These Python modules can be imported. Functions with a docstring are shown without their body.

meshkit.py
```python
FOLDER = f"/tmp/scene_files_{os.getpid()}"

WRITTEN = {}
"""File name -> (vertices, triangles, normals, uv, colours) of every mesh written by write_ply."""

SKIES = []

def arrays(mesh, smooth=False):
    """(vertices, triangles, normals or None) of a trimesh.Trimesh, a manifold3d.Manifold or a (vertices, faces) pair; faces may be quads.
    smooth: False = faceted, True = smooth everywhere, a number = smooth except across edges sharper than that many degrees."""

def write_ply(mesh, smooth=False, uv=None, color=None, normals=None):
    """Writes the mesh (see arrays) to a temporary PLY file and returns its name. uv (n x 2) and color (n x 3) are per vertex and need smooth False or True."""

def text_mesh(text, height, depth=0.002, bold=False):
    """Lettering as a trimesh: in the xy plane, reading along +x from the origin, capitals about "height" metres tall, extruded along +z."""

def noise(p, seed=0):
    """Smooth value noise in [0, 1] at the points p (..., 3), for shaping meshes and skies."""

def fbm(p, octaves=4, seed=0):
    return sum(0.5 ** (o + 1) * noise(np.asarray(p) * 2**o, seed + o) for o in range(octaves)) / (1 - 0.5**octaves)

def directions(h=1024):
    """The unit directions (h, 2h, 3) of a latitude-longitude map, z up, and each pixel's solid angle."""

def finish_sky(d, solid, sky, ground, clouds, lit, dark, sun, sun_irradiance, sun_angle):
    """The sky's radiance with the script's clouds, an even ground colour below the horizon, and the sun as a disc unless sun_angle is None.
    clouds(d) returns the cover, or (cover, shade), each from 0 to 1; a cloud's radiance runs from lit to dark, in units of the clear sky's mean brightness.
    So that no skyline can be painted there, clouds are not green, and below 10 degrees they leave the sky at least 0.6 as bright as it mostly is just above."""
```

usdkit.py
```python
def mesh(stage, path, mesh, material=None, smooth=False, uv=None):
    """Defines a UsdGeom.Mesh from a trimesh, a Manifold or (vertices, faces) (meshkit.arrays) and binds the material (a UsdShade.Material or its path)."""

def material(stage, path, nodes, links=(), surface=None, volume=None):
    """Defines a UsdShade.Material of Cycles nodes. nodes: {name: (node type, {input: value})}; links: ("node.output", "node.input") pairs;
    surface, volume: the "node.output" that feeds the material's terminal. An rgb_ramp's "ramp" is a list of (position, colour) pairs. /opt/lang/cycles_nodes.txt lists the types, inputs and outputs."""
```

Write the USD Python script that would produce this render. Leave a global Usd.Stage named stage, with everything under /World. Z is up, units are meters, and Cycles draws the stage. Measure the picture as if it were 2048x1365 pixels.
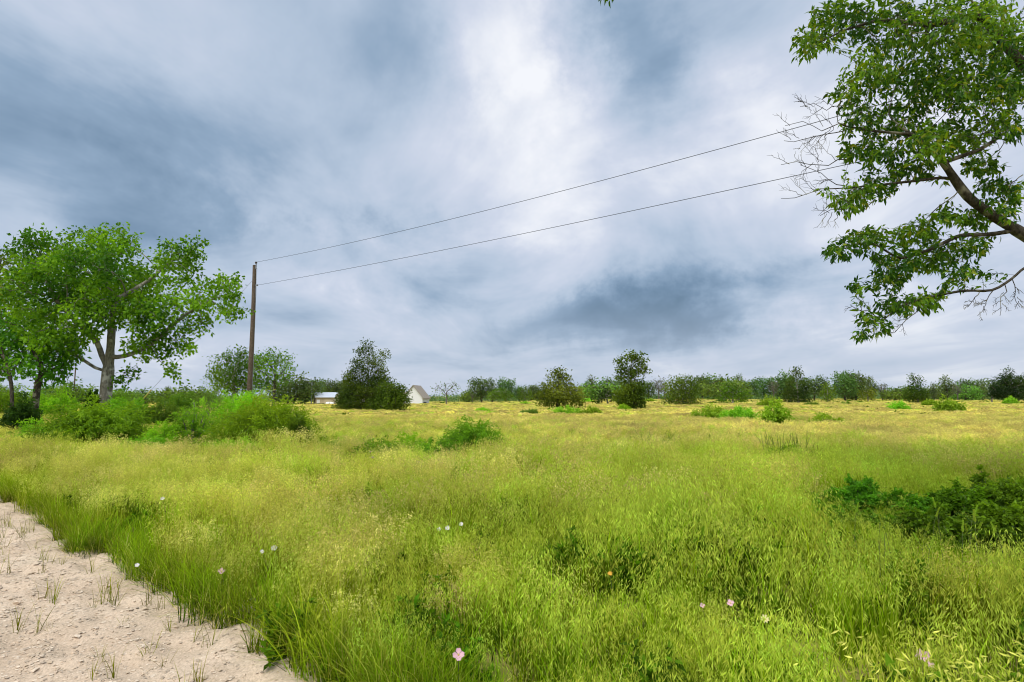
import math, re, numpy as np, trimesh, usdkit, meshkit
from scipy.spatial import cKDTree
from pxr import Usd, UsdGeom, UsdLux, UsdShade, Gf, Sdf, Vt

stage = Usd.Stage.CreateInMemory()
UsdGeom.SetStageUpAxis(stage, 'Z')
UsdGeom.SetStageMetersPerUnit(stage, 1.0)
UsdGeom.Xform.Define(stage, '/World')
T = Sdf.ValueTypeNames

# ------------------------------------------------------------------ camera, sky, sun, exposure
EXPOSURE = 1.35
SKY_STRENGTH = 0.05
SUN_ELEV, SUN_AZ = math.radians(58.0), math.radians(-150.0)       # azimuth from +y towards +x
EYE, PITCH, F = np.array([0.0, 0.0, 1.65]), math.radians(5.55), 1137.0
cam = UsdGeom.Camera.Define(stage, '/World/camera')
cam.CreateHorizontalApertureAttr(36.0)
cam.CreateFocalLengthAttr(36.0 * F / 2048)
cam.CreateExposureAttr(EXPOSURE)
cam.CreateClippingRangeAttr(Gf.Vec2f(0.05, 20000.0))
cam.AddTranslateOp().Set(Gf.Vec3d(*EYE))
cam.AddRotateXOp().Set(90.0 + math.degrees(PITCH))


def ray(px, py):
    cx, cy = (np.asarray(px, float) - 1024) / F, (682.5 - np.asarray(py, float)) / F
    s, c = math.sin(PITCH), math.cos(PITCH)
    return np.stack([cx + 0 * cy, c - s * cy + 0 * cx, s + c * cy + 0 * cx], -1)


def at(px, py, Y):
    d = ray(px, py)
    return EYE + d * (np.asarray(Y, float) / d[..., 1])[..., None]


def unit(v):
    v = np.asarray(v, float)
    return v / np.maximum(np.linalg.norm(v, axis=-1, keepdims=True), 1e-12)


dome = UsdLux.DomeLight.Define(stage, '/World/sky')
dome.GetPrim().SetCustomDataByKey('kind', 'structure')
DISPLAY = 1.0 / (SKY_STRENGTH * 2 ** EXPOSURE)                      # a cloud colour as it shows -> its radiance before the strength


def cloud_sky():
    N, L = {}, []
    N['tc'] = ('texture_coordinate', {})
    N['warp'] = ('noise_texture', {'scale': 2.8, 'detail': 7.0, 'roughness': 0.62})
    N['wsub'] = ('vector_math', {'math_type': 'subtract', 'vector2': (0.5, 0.5, 0.5)})
    N['wadd'] = ('vector_math', {'math_type': 'multiply_add', 'vector2': (0.46, 0.46, 0.36)})
    L += [('tc.generated', 'warp.vector'), ('warp.color', 'wsub.vector1'), ('wsub.vector', 'wadd.vector1'), ('tc.generated', 'wadd.vector3')]
    # the flat cloud layer: directions projected on a level sheet, so streaks shorten towards the horizon
    N['xyz'] = ('separate_xyz', {})
    N['zz'] = ('math', {'math_type': 'maximum', 'value2': 0.0})
    N['zo'] = ('math', {'math_type': 'add', 'value2': 0.16})
    N['px'] = ('math', {'math_type': 'divide'}); N['py'] = ('math', {'math_type': 'divide'})
    N['flat'] = ('combine_xyz', {'z': 3.7})
    L += [('tc.generated', 'xyz.vector'), ('xyz.z', 'zz.value1'), ('zz.value', 'zo.value1'), ('xyz.x', 'px.value1'), ('zo.value', 'px.value2'),
          ('xyz.y', 'py.value1'), ('zo.value', 'py.value2'), ('px.value', 'flat.x'), ('py.value', 'flat.y')]
    N['m1'] = ('mapping', {'rotation': (0, 0, 0.5), 'scale': (1.15, 0.75, 1)})
    N['n1'] = ('noise_texture', {'scale': 1.15, 'detail': 9.0, 'roughness': 0.56, 'distortion': 0.5})
    N['n2'] = ('noise_texture', {'scale': 2.1, 'detail': 4.0, 'roughness': 0.5, 'distortion': 0.4})
    L += [('flat.vector', 'm1.vector'), ('m1.vector', 'n1.vector'), ('flat.vector', 'n2.vector')]
    N['a1'] = ('math', {'math_type': 'multiply_add', 'value2': 1.02, 'value3': 0.66 - 0.51})
    N['a2'] = ('math', {'math_type': 'multiply_add', 'value2': 0.30})
    N['a2s'] = ('math', {'math_type': 'subtract', 'value2': 0.15})
    L += [('n1.fac', 'a1.value1'), ('n2.fac', 'a2.value1'), ('a1.value', 'a2.value3'), ('a2.value', 'a2s.value1')]
    last = 'a2s.value'
    # (pixel the cloud is seen at, radii across and up in radians, amount): thin bright cloud and thick dark cloud
    blobs = [(1050, 165, 0.10, 0.12, 0.10, 1), (1060, 120, 0.24, 0.24, 0.10, 1), (540, 390, 0.16, 0.09, 0.16, 1), (800, 250, 0.40, 0.16, 0.10, 1),
             (60, 290, 0.36, 0.14, -0.17, 1), (60, 0, 0.50, 0.30, -0.14, 1), (1290, 150, 0.10, 0.14, -0.22, 1), (830, 100, 0.14, 0.12, -0.18, 1), (1420, 30, 0.20, 0.10, -0.12, 1),
             (1250, 655, 0.30, 0.055, -0.29, 0.5), (1440, 600, 0.30, 0.055, -0.24, 0.5), (700, 480, 0.34, 0.05, -0.16, 0.6), (330, 370, 0.16, 0.07, -0.16, 1),
             (1750, 300, 0.34, 0.24, 0.18, 1), (1900, 690, 0.34, 0.06, 0.16, 0.6), (420, 720, 0.30, 0.07, 0.14, 0.6), (1080, 480, 0.22, 0.10, 0.10, 1)]
    for i, (px, py, rx, rz, amount, w) in enumerate(blobs):
        c = unit(ray(px, py))
        N[f'bs{i}'] = ('vector_math', {'math_type': 'subtract', 'vector2': tuple(c)})
        N[f'bm{i}'] = ('vector_math', {'math_type': 'multiply', 'vector2': (1 / rx, 1 / max(rx, rz), 1 / rz)})
        N[f'bl{i}'] = ('vector_math', {'math_type': 'length'})
        N[f'br{i}'] = ('map_range', {'range_type': 'smootherstep', 'from_min': 1.5, 'from_max': 0.0, 'to_min': 0.0, 'to_max': amount})
        N[f'ba{i}'] = ('math', {'math_type': 'add'})
        L += [('wadd.vector', f'bs{i}.vector1'), (f'bs{i}.vector', f'bm{i}.vector1'), (f'bm{i}.vector', f'bl{i}.vector1'), (f'bl{i}.value', f'br{i}.value'),
              (f'br{i}.result', f'ba{i}.value1'), (last, f'ba{i}.value2')]
        last = f'ba{i}.value'
    k = DISPLAY
    cols = [(0.0, (.12, .205, .305)), (.22, (.18, .28, .41)), (.42, (.29, .405, .555)), (.60, (.47, .57, .715)), (.80, (.64, .70, .83)), (1.0, (.93, .95, 1.0))]
    N['ramp'] = ('rgb_ramp', {'ramp': cols})
    N['scale'] = ('vector_math', {'math_type': 'scale', 'scale': k})
    # the pale air low above the horizon
    N['hz'] = ('map_range', {'range_type': 'smoothstep', 'from_min': 0.20, 'from_max': 0.0, 'to_min': 0.0, 'to_max': 0.55})
    N['low'] = ('mix', {'color2': tuple(k * x for x in (.54, .61, .73))})
    N['sky'] = ('sky_texture', {'sky_type': 'single_scattering', 'sun_disc': False, 'sun_elevation': SUN_ELEV, 'sun_rotation': SUN_AZ})
    N['cover'] = ('mix', {'fac': 0.97})
    N['bg'] = ('background_shader', {'strength': SKY_STRENGTH})
    L += [(last, 'ramp.fac'), ('ramp.color', 'scale.vector1'), ('xyz.z', 'hz.value'), ('hz.result', 'low.fac'), ('scale.vector', 'low.color1'),
          ('sky.color', 'cover.color1'), ('low.color', 'cover.color2'), ('cover.color', 'bg.color')]
    return usdkit.material(stage, '/World/Looks/cloudy_sky', N, L, surface='bg.background')


UsdShade.MaterialBindingAPI.Apply(dome.GetPrim()).Bind(cloud_sky())
sun = UsdLux.DistantLight.Define(stage, '/World/sun')
sun.CreateIntensityAttr(0.36); sun.CreateAngleAttr(50.0); sun.CreateNormalizeAttr(True); sun.CreateColorAttr(Gf.Vec3f(1.0, 0.965, 0.90))
sun.AddRotateZOp().Set(-math.degrees(SUN_AZ))
sun.AddRotateXOp().Set(-(90.0 - math.degrees(SUN_ELEV)))

# ------------------------------------------------------------------ helpers
used = {}


def free(parent, name):
    key = (parent, name)
    n = used.get(key, 0)
    used[key] = n + 1
    return f'{parent}/{name}' if n == 0 else f'{parent}/{name}_{n:03d}'


def tag(o, label=None, cat=None, group=None, kind=None):
    p = o.GetPrim()
    for k, v in (('label', label), ('category', cat), ('group', group), ('kind', kind)):
        if v:
            p.SetCustomDataByKey(k, v)
    return o


def thing(name, label, cat, loc=(0, 0, 0), group=None, rz=0.0, scale=None, kind=None):
    x = UsdGeom.Xform.Define(stage, free('/World', name))
    x.AddTranslateOp().Set(Gf.Vec3d(*map(float, loc)))
    x.AddRotateZOp().Set(float(rz))
    x.AddScaleOp().Set(Gf.Vec3f(*map(float, scale if scale is not None else (1, 1, 1))))
    return tag(x, label, cat, group, kind)


def copy_of(root, label, loc, rz, scale, group=None, cat=None):
    was = root.GetPrim().GetCustomData()
    x = thing(re.sub(r'_\d{3}$', '', root.GetPrim().GetName()), label, cat or was['category'], loc, group or was.get('group'), rz, scale)
    x.GetPrim().GetReferences().AddInternalReference(root.GetPrim().GetPath())
    x.GetPrim().SetInstanceable(True)
    return x


class MB:
    """Collects triangles, with a colour for each vertex, that become one mesh."""

    def __init__(self):
        self.v, self.f, self.c, self.n = [], [], [], 0

    def add(self, v, f, c=(1, 1, 1)):
        v, f = np.asarray(v, float), np.asarray(f, int)
        if f.shape[1] == 4:
            f = np.vstack([f[:, [0, 1, 2]], f[:, [0, 2, 3]]])
        self.v.append(v); self.f.append(f + self.n); self.n += len(v)
        self.c.append(np.broadcast_to(np.asarray(c, float), v.shape))
        return self

    def tm(self, m, c=(1, 1, 1)):
        return self.add(m.vertices, m.faces, c)

    def data(self):
        return np.vstack(self.v), np.vstack(self.f), np.vstack(self.c)

    def build(self, name, mat, parent='/World', origin=(0, 0, 0), smooth=False, path=None):
        v, f, c = self.data()
        if not isinstance(parent, str):
            parent = str(parent.GetPrim().GetPath())
        m = usdkit.mesh(stage, path or free(parent, name), (v - np.asarray(origin, float), f), mat, smooth=smooth)
        if smooth in (False, True):
            UsdGeom.PrimvarsAPI(m).CreatePrimvar('tint', T.Color3fArray, 'vertex').Set(Vt.Vec3fArray.FromNumpy(c.astype(np.float32)))
        return m


def tube(mb, pts, radii, sides=6, c=(1, 1, 1), cap=True):
    p = np.asarray(pts, float)
    r = np.broadcast_to(np.asarray(radii, float), (len(p),))
    t = unit(np.gradient(p, axis=0))
    ref = np.array([0, 0, 1.0]) if abs(t[:, 2]).mean() < 0.8 else np.array([1.0, 0.13, 0])
    a = unit(np.cross(t, ref)); b = np.cross(t, a)
    ang = np.arange(sides) * 2 * np.pi / sides
    v = p[:, None] + r[:, None, None] * (np.cos(ang)[None, :, None] * a[:, None] + np.sin(ang)[None, :, None] * b[:, None])
    i, j = np.meshgrid(np.arange(len(p) - 1), np.arange(sides), indexing='ij')
    q = np.stack([i * sides + j, i * sides + (j + 1) % sides, (i + 1) * sides + (j + 1) % sides, (i + 1) * sides + j], -1).reshape(-1, 4)
    f = np.vstack([q[:, [0, 1, 2]], q[:, [0, 2, 3]]])
    v = v.reshape(-1, 3)
    if cap:
        k = len(v)
        v = np.vstack([v, p[:1], p[-1:]])
        j = np.arange(sides); e = (len(p) - 1) * sides
        f = np.vstack([f, np.stack([j * 0 + k, (j + 1) % sides, j], 1), np.stack([j * 0 + k + 1, e + j, e + (j + 1) % sides], 1)])
    mb.add(v, f, c)


def mat(name, nodes, links, surface='p.BSDF', **k):
    return usdkit.material(stage, '/World/Looks/' + name, nodes, links, surface=surface, **k)


def solid(name, color, rough=0.7, vary=0.15, scale=6.0, bump=0.0, spec=0.3, coords='geo.position', bscale=40.0, metallic=0.0):
    lo, hi = tuple(x * (1 - vary) for x in color), tuple(min(1, x * (1 + vary)) for x in color)
    n = {'geo': ('geometry', {}), 'tc': ('texture_coordinate', {}), 'n': ('noise_texture', {'scale': scale, 'detail': 5.0, 'roughness': 0.6}),
         'r': ('rgb_ramp', {'ramp': [(0.3, lo), (0.7, hi)]}), 'p': ('principled_bsdf', {'roughness': rough, 'specular_ior_level': spec, 'metallic': metallic})}
    l = [(coords, 'n.vector'), ('n.fac', 'r.fac'), ('r.color', 'p.base_color')]
    if bump:
        n['bn'] = ('noise_texture', {'scale': bscale, 'detail': 4.0}); n['b'] = ('bump', {'strength': bump, 'distance': 0.02})
        l += [(coords, 'bn.vector'), ('bn.fac', 'b.height'), ('b.normal', 'p.normal')]
    return mat(name, n, l)


def leafy(name, trans=0.4, rough=0.5, spec=0.25, vary=0.18, hue=0.02, patch=0.5, pscale=0.6, gain=(1, 1, 1), tgain=(1.25, 1.15, 0.5)):
    """Thin leaves or blades: the mesh's own tint, varied from plant to plant and over a few metres, part of it shining through."""
    n = {'a': ('attribute', {'attribute': 'tint'}), 'o': ('object_info', {}), 'geo': ('geometry', {}),
         'n': ('noise_texture', {'scale': pscale, 'detail': 3.0}),
         'hv': ('map_range', {'from_min': 0, 'from_max': 1, 'to_min': 0.5 - hue, 'to_max': 0.5 + hue}),
         'vv': ('map_range', {'from_min': 0.3, 'from_max': 0.7, 'to_min': 1 - patch * 0.5, 'to_max': 1 + patch * 0.5}),
         'rv': ('map_range', {'from_min': 0, 'from_max': 1, 'to_min': 1 - vary, 'to_max': 1 + vary}),
         'mul': ('math', {'math_type': 'multiply'}), 'h': ('hsv', {}), 'g': ('mix', {'mix_type': 'multiply', 'fac': 1.0, 'color2': gain}),
         'tg': ('mix', {'mix_type': 'multiply', 'fac': 1.0, 'color2': tgain}),
         'p': ('principled_bsdf', {'roughness': rough, 'specular_ior_level': spec}), 't': ('translucent_bsdf', {}), 'mx': ('mix_closure', {'fac': trans})}
    l = [('geo.position', 'n.vector'), ('n.fac', 'vv.value'), ('o.random', 'hv.value'), ('o.random', 'rv.value'), ('vv.result', 'mul.value1'), ('rv.result', 'mul.value2'),
         ('a.color', 'h.color'), ('hv.result', 'h.hue'), ('mul.value', 'h.value'), ('h.color', 'g.color1'), ('g.color', 'p.base_color'),
         ('g.color', 'tg.color1'), ('tg.color', 't.color'), ('p.BSDF', 'mx.closure1'), ('t.BSDF', 'mx.closure2')]
    return mat(name, n, l, surface='mx.closure')


M_leaf = leafy('leaf', trans=0.46, spec=0.15, gain=(1.2, 1.2, 1.0), tgain=(1.35, 1.2, 0.5))
M_far = leafy('far_leaf', gain=(1.4, 1.4, 1.4), trans=0.35, vary=0.3, patch=0.3, pscale=0.3, hue=0.025)
M_grass = leafy('grass_blade', trans=0.50, rough=0.6, spec=0.05, vary=0.2, hue=0.018, patch=0.45, pscale=0.35, gain=(1.16, 1.14, .9), tgain=(1.15, 1.2, 0.6))
M_over = leafy('overhanging_leaf', trans=0.5, spec=0.2, vary=0.0, tgain=(1.5, 1.2, 0.5))
M_petal = leafy('petal', trans=0.3, patch=0.0, vary=0.05, hue=0.0, tgain=(1, 1, 1))


def bark(name, lo, hi, pale=None, scale=3.0, fine=18.0):
    n = {'geo': ('geometry', {}), 'm': ('mapping', {'scale': (1, 1, 0.45)}), 'n': ('noise_texture', {'scale': fine, 'detail': 6.0, 'roughness': 0.65}), 'n2': ('noise_texture', {'scale': scale, 'detail': 3.0}),
         'r': ('rgb_ramp', {'ramp': [(0.32, lo), (0.68, hi)]}), 'pr': ('rgb_ramp', {'ramp': [(0.55, (0, 0, 0)), (0.62, (1, 1, 1))]}),
         'mx': ('mix', {'color2': pale or hi}), 'b': ('bump', {'strength': 0.8, 'distance': 0.03}), 'p': ('principled_bsdf', {'roughness': 0.85, 'specular_ior_level': 0.15})}
    l = [('geo.position', 'm.vector'), ('m.vector', 'n.vector'), ('geo.position', 'n2.vector'), ('n.fac', 'r.fac'), ('n2.fac', 'pr.fac'), ('pr.color', 'mx.fac'), ('r.color', 'mx.color1'),
         ('mx.color', 'p.base_color'), ('n.fac', 'b.height'), ('b.normal', 'p.normal')]
    return mat(name, n, l)


M_bark = bark('bark_grey', (.12, .105, .08), (.34, .31, .25), (.52, .49, .42), 2.5)
M_barkdark = bark('bark_dark', (.025, .021, .014), (.12, .10, .07), (.27, .25, .17), 4.0, 30.0)
M_twig = solid('bare_twig', (.16, .14, .125), 0.9, 0.3)
M_stem = solid('green_stem', (.10, .13, .035), 0.7, 0.3)
M_pole = bark('pole_wood', (.07, .05, .035), (.22, .165, .12), (.14, .10, .07), 1.0, 26.0)
M_wire = solid('wire_metal', (.035, .035, .038), 0.5)
M_steel = solid('galvanised_steel', (.30, .31, .32), 0.45, 0.2, metallic=0.6)
M_porcelain = solid('insulator_porcelain', (.10, .07, .06), 0.25)
M_yellow = solid('yellow_plastic', (.62, .52, .10), 0.5)


def fbm2(x, y, s, seed=0, octaves=4):
    x, y = np.asarray(x, float), np.asarray(y, float)
    out, amp, tot = 0, 1.0, 0
    for k in range(octaves):
        out = out + amp * meshkit.noise(np.stack([x / s, y / s, 0 * x + 3.1 * k], -1), seed + k)
        tot += amp; amp *= 0.5; s = s / 2
    return out / tot


# ------------------------------------------------------------------ the ground and the road
RU, RN = np.array([-0.767, 0.641]), np.array([0.641, 0.767])        # along the road; across it towards the field


def across(x, y):
    return np.asarray(x) * RN[0] + np.asarray(y) * RN[1]


def along(x, y):
    return np.asarray(x) * RU[0] + np.asarray(y) * RU[1]


def edge(s):
    return 1.70 + 0.20 * np.clip((5.5 - s) / 3.5, 0, 1) + 0.5 * (fbm2(s, 0 * s, 1.6, 5, 3) - 0.5) + 0.28 * (fbm2(s, 0 * s + 9, 0.5, 8, 2) - 0.5)


def height(x, y):
    x, y = np.asarray(x, float), np.asarray(y, float)
    t = across(x, y)
    d = np.hypot(x, y)
    off = np.clip((np.abs(t + 1.2) - 3.6) / 4.0, 0, 1)
    swell = (fbm2(x, y, 14.0, 21, 3) - 0.5) * 0.30 * off
    far = (fbm2(x, y, 60.0, 33, 2) - 0.5) * 0.9 * np.clip((d - 30) / 80, 0, 1)
    sm = lambda v: np.clip(v, 0, 1) ** 2 * (3 - 2 * np.clip(v, 0, 1))
    dip = 1.0 * sm((y - 25) / 120) * sm((25 - x) / 40)
    return swell + far + 0.10 * off - dip


def ground():
    r = np.concatenate([np.linspace(0.0, 12, 49)[1:], np.geomspace(12.3, 4000, 120)])
    a = np.linspace(0, 2 * np.pi, 181)[:-1]
    R, A = np.meshgrid(r, a, indexing='ij')
    x, y = R * np.sin(A), R * np.cos(A)
    tt = across(x, y)
    bed = np.clip((tt + 4.5) / .4, 0, 1) * np.clip((2.2 - tt) / .4, 0, 1)          # the road's bed lies a little lower
    v = np.stack([x, y, height(x, y) * np.clip((3000 - R) / 1000, 0, 1) - 0.09 * bed], -1).reshape(-1, 3)
    n = len(a)
    i, j = np.meshgrid(np.arange(len(r) - 1), np.arange(n), indexing='ij')
    q = np.stack([i * n + j, (i + 1) * n + j, (i + 1) * n + (j + 1) % n, i * n + (j + 1) % n], -1).reshape(-1, 4)
    v = np.vstack([v, [[0, 0, float(height(0, 0))]]])
    f = np.vstack([q[:, [0, 2, 1]], q[:, [0, 3, 2]], np.stack([np.full(n, len(v) - 1), (np.arange(n) + 1) % n, np.arange(n)], 1)])
    N = {'geo': ('geometry', {}), 'n': ('noise_texture', {'scale': 0.12, 'detail': 5.0, 'roughness': 0.6}), 'n2': ('noise_texture', {'scale': 5.0, 'detail': 5.0, 'roughness': 0.7}),
         'r': ('rgb_ramp', {'ramp': [(.3, (.20, .19, .045)), (.5, (.31, .275, .085)), (.7, (.37, .325, .115))]}), 'r2': ('rgb_ramp', {'ramp': [(.3, (.55, .55, .5)), (.7, (1.1, 1.1, 1.05))]}),
         'mx': ('mix', {'mix_type': 'multiply', 'fac': 1.0}), 'b': ('bump', {'strength': 0.6, 'distance': 0.08}), 'p': ('principled_bsdf', {'roughness': 0.95, 'specular_ior_level': 0.05})}
    L = [('geo.position', 'n.vector'), ('geo.position', 'n2.vector'), ('n.fac', 'r.fac'), ('n2.fac', 'r2.fac'), ('r.color', 'mx.color1'), ('r2.color', 'mx.color2'), ('mx.color', 'p.base_color'),
         ('n2.fac', 'b.height'), ('b.normal', 'p.normal')]
    g = usdkit.mesh(stage, '/World/ground', (v, f), mat('soil_and_thatch', N, L), smooth=True)
    tag(g, 'level ground of soil and dry thatch under the grass', 'ground', kind='structure')


ground()


def road_z(s, t):
    rough = np.clip((t - 0.1) / 0.9, 0, 1)
    x = RU[0] * s + RN[0] * t; y = RU[1] * s + RN[1] * t
    return 0.012 + 0.03 * (fbm2(s, t, 1.3, 41, 3) - 0.5) + rough * 0.11 * (fbm2(s, t, 0.16, 44, 3) - 0.45) - 0.02 * np.clip(t - 1.9, 0, 1) * 0 + height(x, y)


def road():
    s = np.concatenate([np.linspace(-12, -5, 15), np.arange(-4.95, 13, 0.05), np.linspace(13.2, 120, 60)])
    t = np.concatenate([np.linspace(-4.6, -1.2, 14), np.arange(-1.1, 2.8, 0.05)])
    S, Tt = np.meshgrid(s, t, indexing='ij')
    z = road_z(S, Tt)
    z = np.where(Tt > 2.3, z - 0.06 * (Tt - 2.3) / 0.45 - 0.02, z)
    v = np.stack([RU[0] * S + RN[0] * Tt, RU[1] * S + RN[1] * Tt, z], -1).reshape(-1, 3)
    n = len(t)
    i, j = np.meshgrid(np.arange(len(s) - 1), np.arange(n - 1), indexing='ij')
    q = np.stack([i * n + j, i * n + j + 1, (i + 1) * n + j + 1, (i + 1) * n + j], -1).reshape(-1, 4)[:, ::-1]
    N = {'geo': ('geometry', {}), 'n': ('noise_texture', {'scale': 1.1, 'detail': 6.0, 'roughness': 0.6}), 'n2': ('noise_texture', {'scale': 60.0, 'detail': 4.0, 'roughness': 0.7}),
         'v': ('voronoi_texture', {'scale': 38.0, 'randomness': 1.0}), 'vr': ('rgb_ramp', {'ramp': [(.0, (.55, .52, .5)), (.09, (.7, .68, .65)), (.13, (1, 1, 1)), (1, (1, 1, 1))]}),
         'r': ('rgb_ramp', {'ramp': [(.32, (.48, .365, .26)), (.5, (.58, .455, .335)), (.68, (.67, .54, .41))]}), 'r2': ('rgb_ramp', {'ramp': [(.35, (.74, .73, .72)), (.6, (1.06, 1.06, 1.06))]}),
         'mx': ('mix', {'mix_type': 'multiply', 'fac': 1.0}), 'mx2': ('mix', {'mix_type': 'multiply', 'fac': 0.7}), 'b': ('bump', {'strength': 0.7, 'distance': 0.012}), 'p': ('principled_bsdf', {'roughness': 0.95, 'specular_ior_level': 0.1})}
    L = [('geo.position', 'n.vector'), ('geo.position', 'n2.vector'), ('geo.position', 'v.vector'), ('n.fac', 'r.fac'), ('n2.fac', 'r2.fac'), ('v.distance', 'vr.fac'), ('r.color', 'mx.color1'), ('r2.color', 'mx.color2'),
         ('mx.color', 'mx2.color1'), ('vr.color', 'mx2.color2'), ('mx2.color', 'p.base_color'), ('n2.fac', 'b.height'), ('b.normal', 'p.normal')]
    x = UsdGeom.Xform.Define(stage, '/World/dirt_road')
    tag(x, 'pale caliche dirt road with a stony edge beside the tall grass', 'road', kind='structure')
    usdkit.mesh(stage, '/World/dirt_road/road_surface', (v, q), mat('caliche', N, L), smooth=True)
    # stones lying loose on the rough edge, each its own piece; smaller ones are gravel
    rng = np.random.default_rng(4)
    mats = [solid(f'limestone_{k}', c, 0.9, 0.2, 30.0, 0.5) for k, c in enumerate([(.58, .46, .34), (.52, .41, .29), (.62, .51, .39), (.40, .32, .24)])]
    protos = []
    for k in range(6):
        b = trimesh.convex.convex_hull(unit(rng.normal(0, 1, (11, 3))) * rng.uniform(.75, 1.1, (11, 1)))
        b.vertices = np.asarray(b.vertices) *  (1 + 0.5 * (meshkit.noise(np.asarray(b.vertices) * 1.3 + 7 * k, k) - 0.5))[:, None] * [1, rng.uniform(.6, .85), rng.uniform(.28, .45)]
        protos.append((np.asarray(b.vertices), np.asarray(b.faces)))

    def spot(n, near):
        s_, t_ = rng.uniform(1.2, near, n), np.clip(rng.normal(1.05, 0.60, n), -1.0, 2.2)
        return s_, t_
    s_, t_ = spot(240, 8.5)
    for i in range(240):
        size = 0.5 * rng.uniform(0.028, 0.058) * (1 + 0.6 * (rng.random() < .2))
        v0, f0 = protos[i % 6]
        a = rng.uniform(0, 6.28); c, s0 = math.cos(a), math.sin(a)
        vv = v0 @ np.array([[c, s0, 0], [-s0, c, 0], [0, 0, 1]]) * size
        p = np.array([RU[0] * s_[i] + RN[0] * t_[i], RU[1] * s_[i] + RN[1] * t_[i], float(road_z(s_[i], t_[i])) + size * 0.12])
        usdkit.mesh(stage, free('/World/dirt_road', 'stone'), (vv + p, f0), mats[int(rng.integers(4))])
    n = 42000
    s_, t_ = spot(n, 16)
    s_ = 1.0 + (s_ - 1.2)
    pos = np.stack([RU[0] * s_ + RN[0] * t_, RU[1] * s_ + RN[1] * t_, road_z(s_, t_)], 1)
    scatter('gravel', [MB().add(v0, f0) for v0, f0 in protos[:4]], [mats[k % 4] for k in range(4)], pos, rng.integers(0, 4, n), rng.uniform(0.005, 0.022, n) * (1 - .4 * rng.random(n)), rng, 'gravel crumbs along the rough edge of the pale road', 'gravel', proto_name='pebble')


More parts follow.
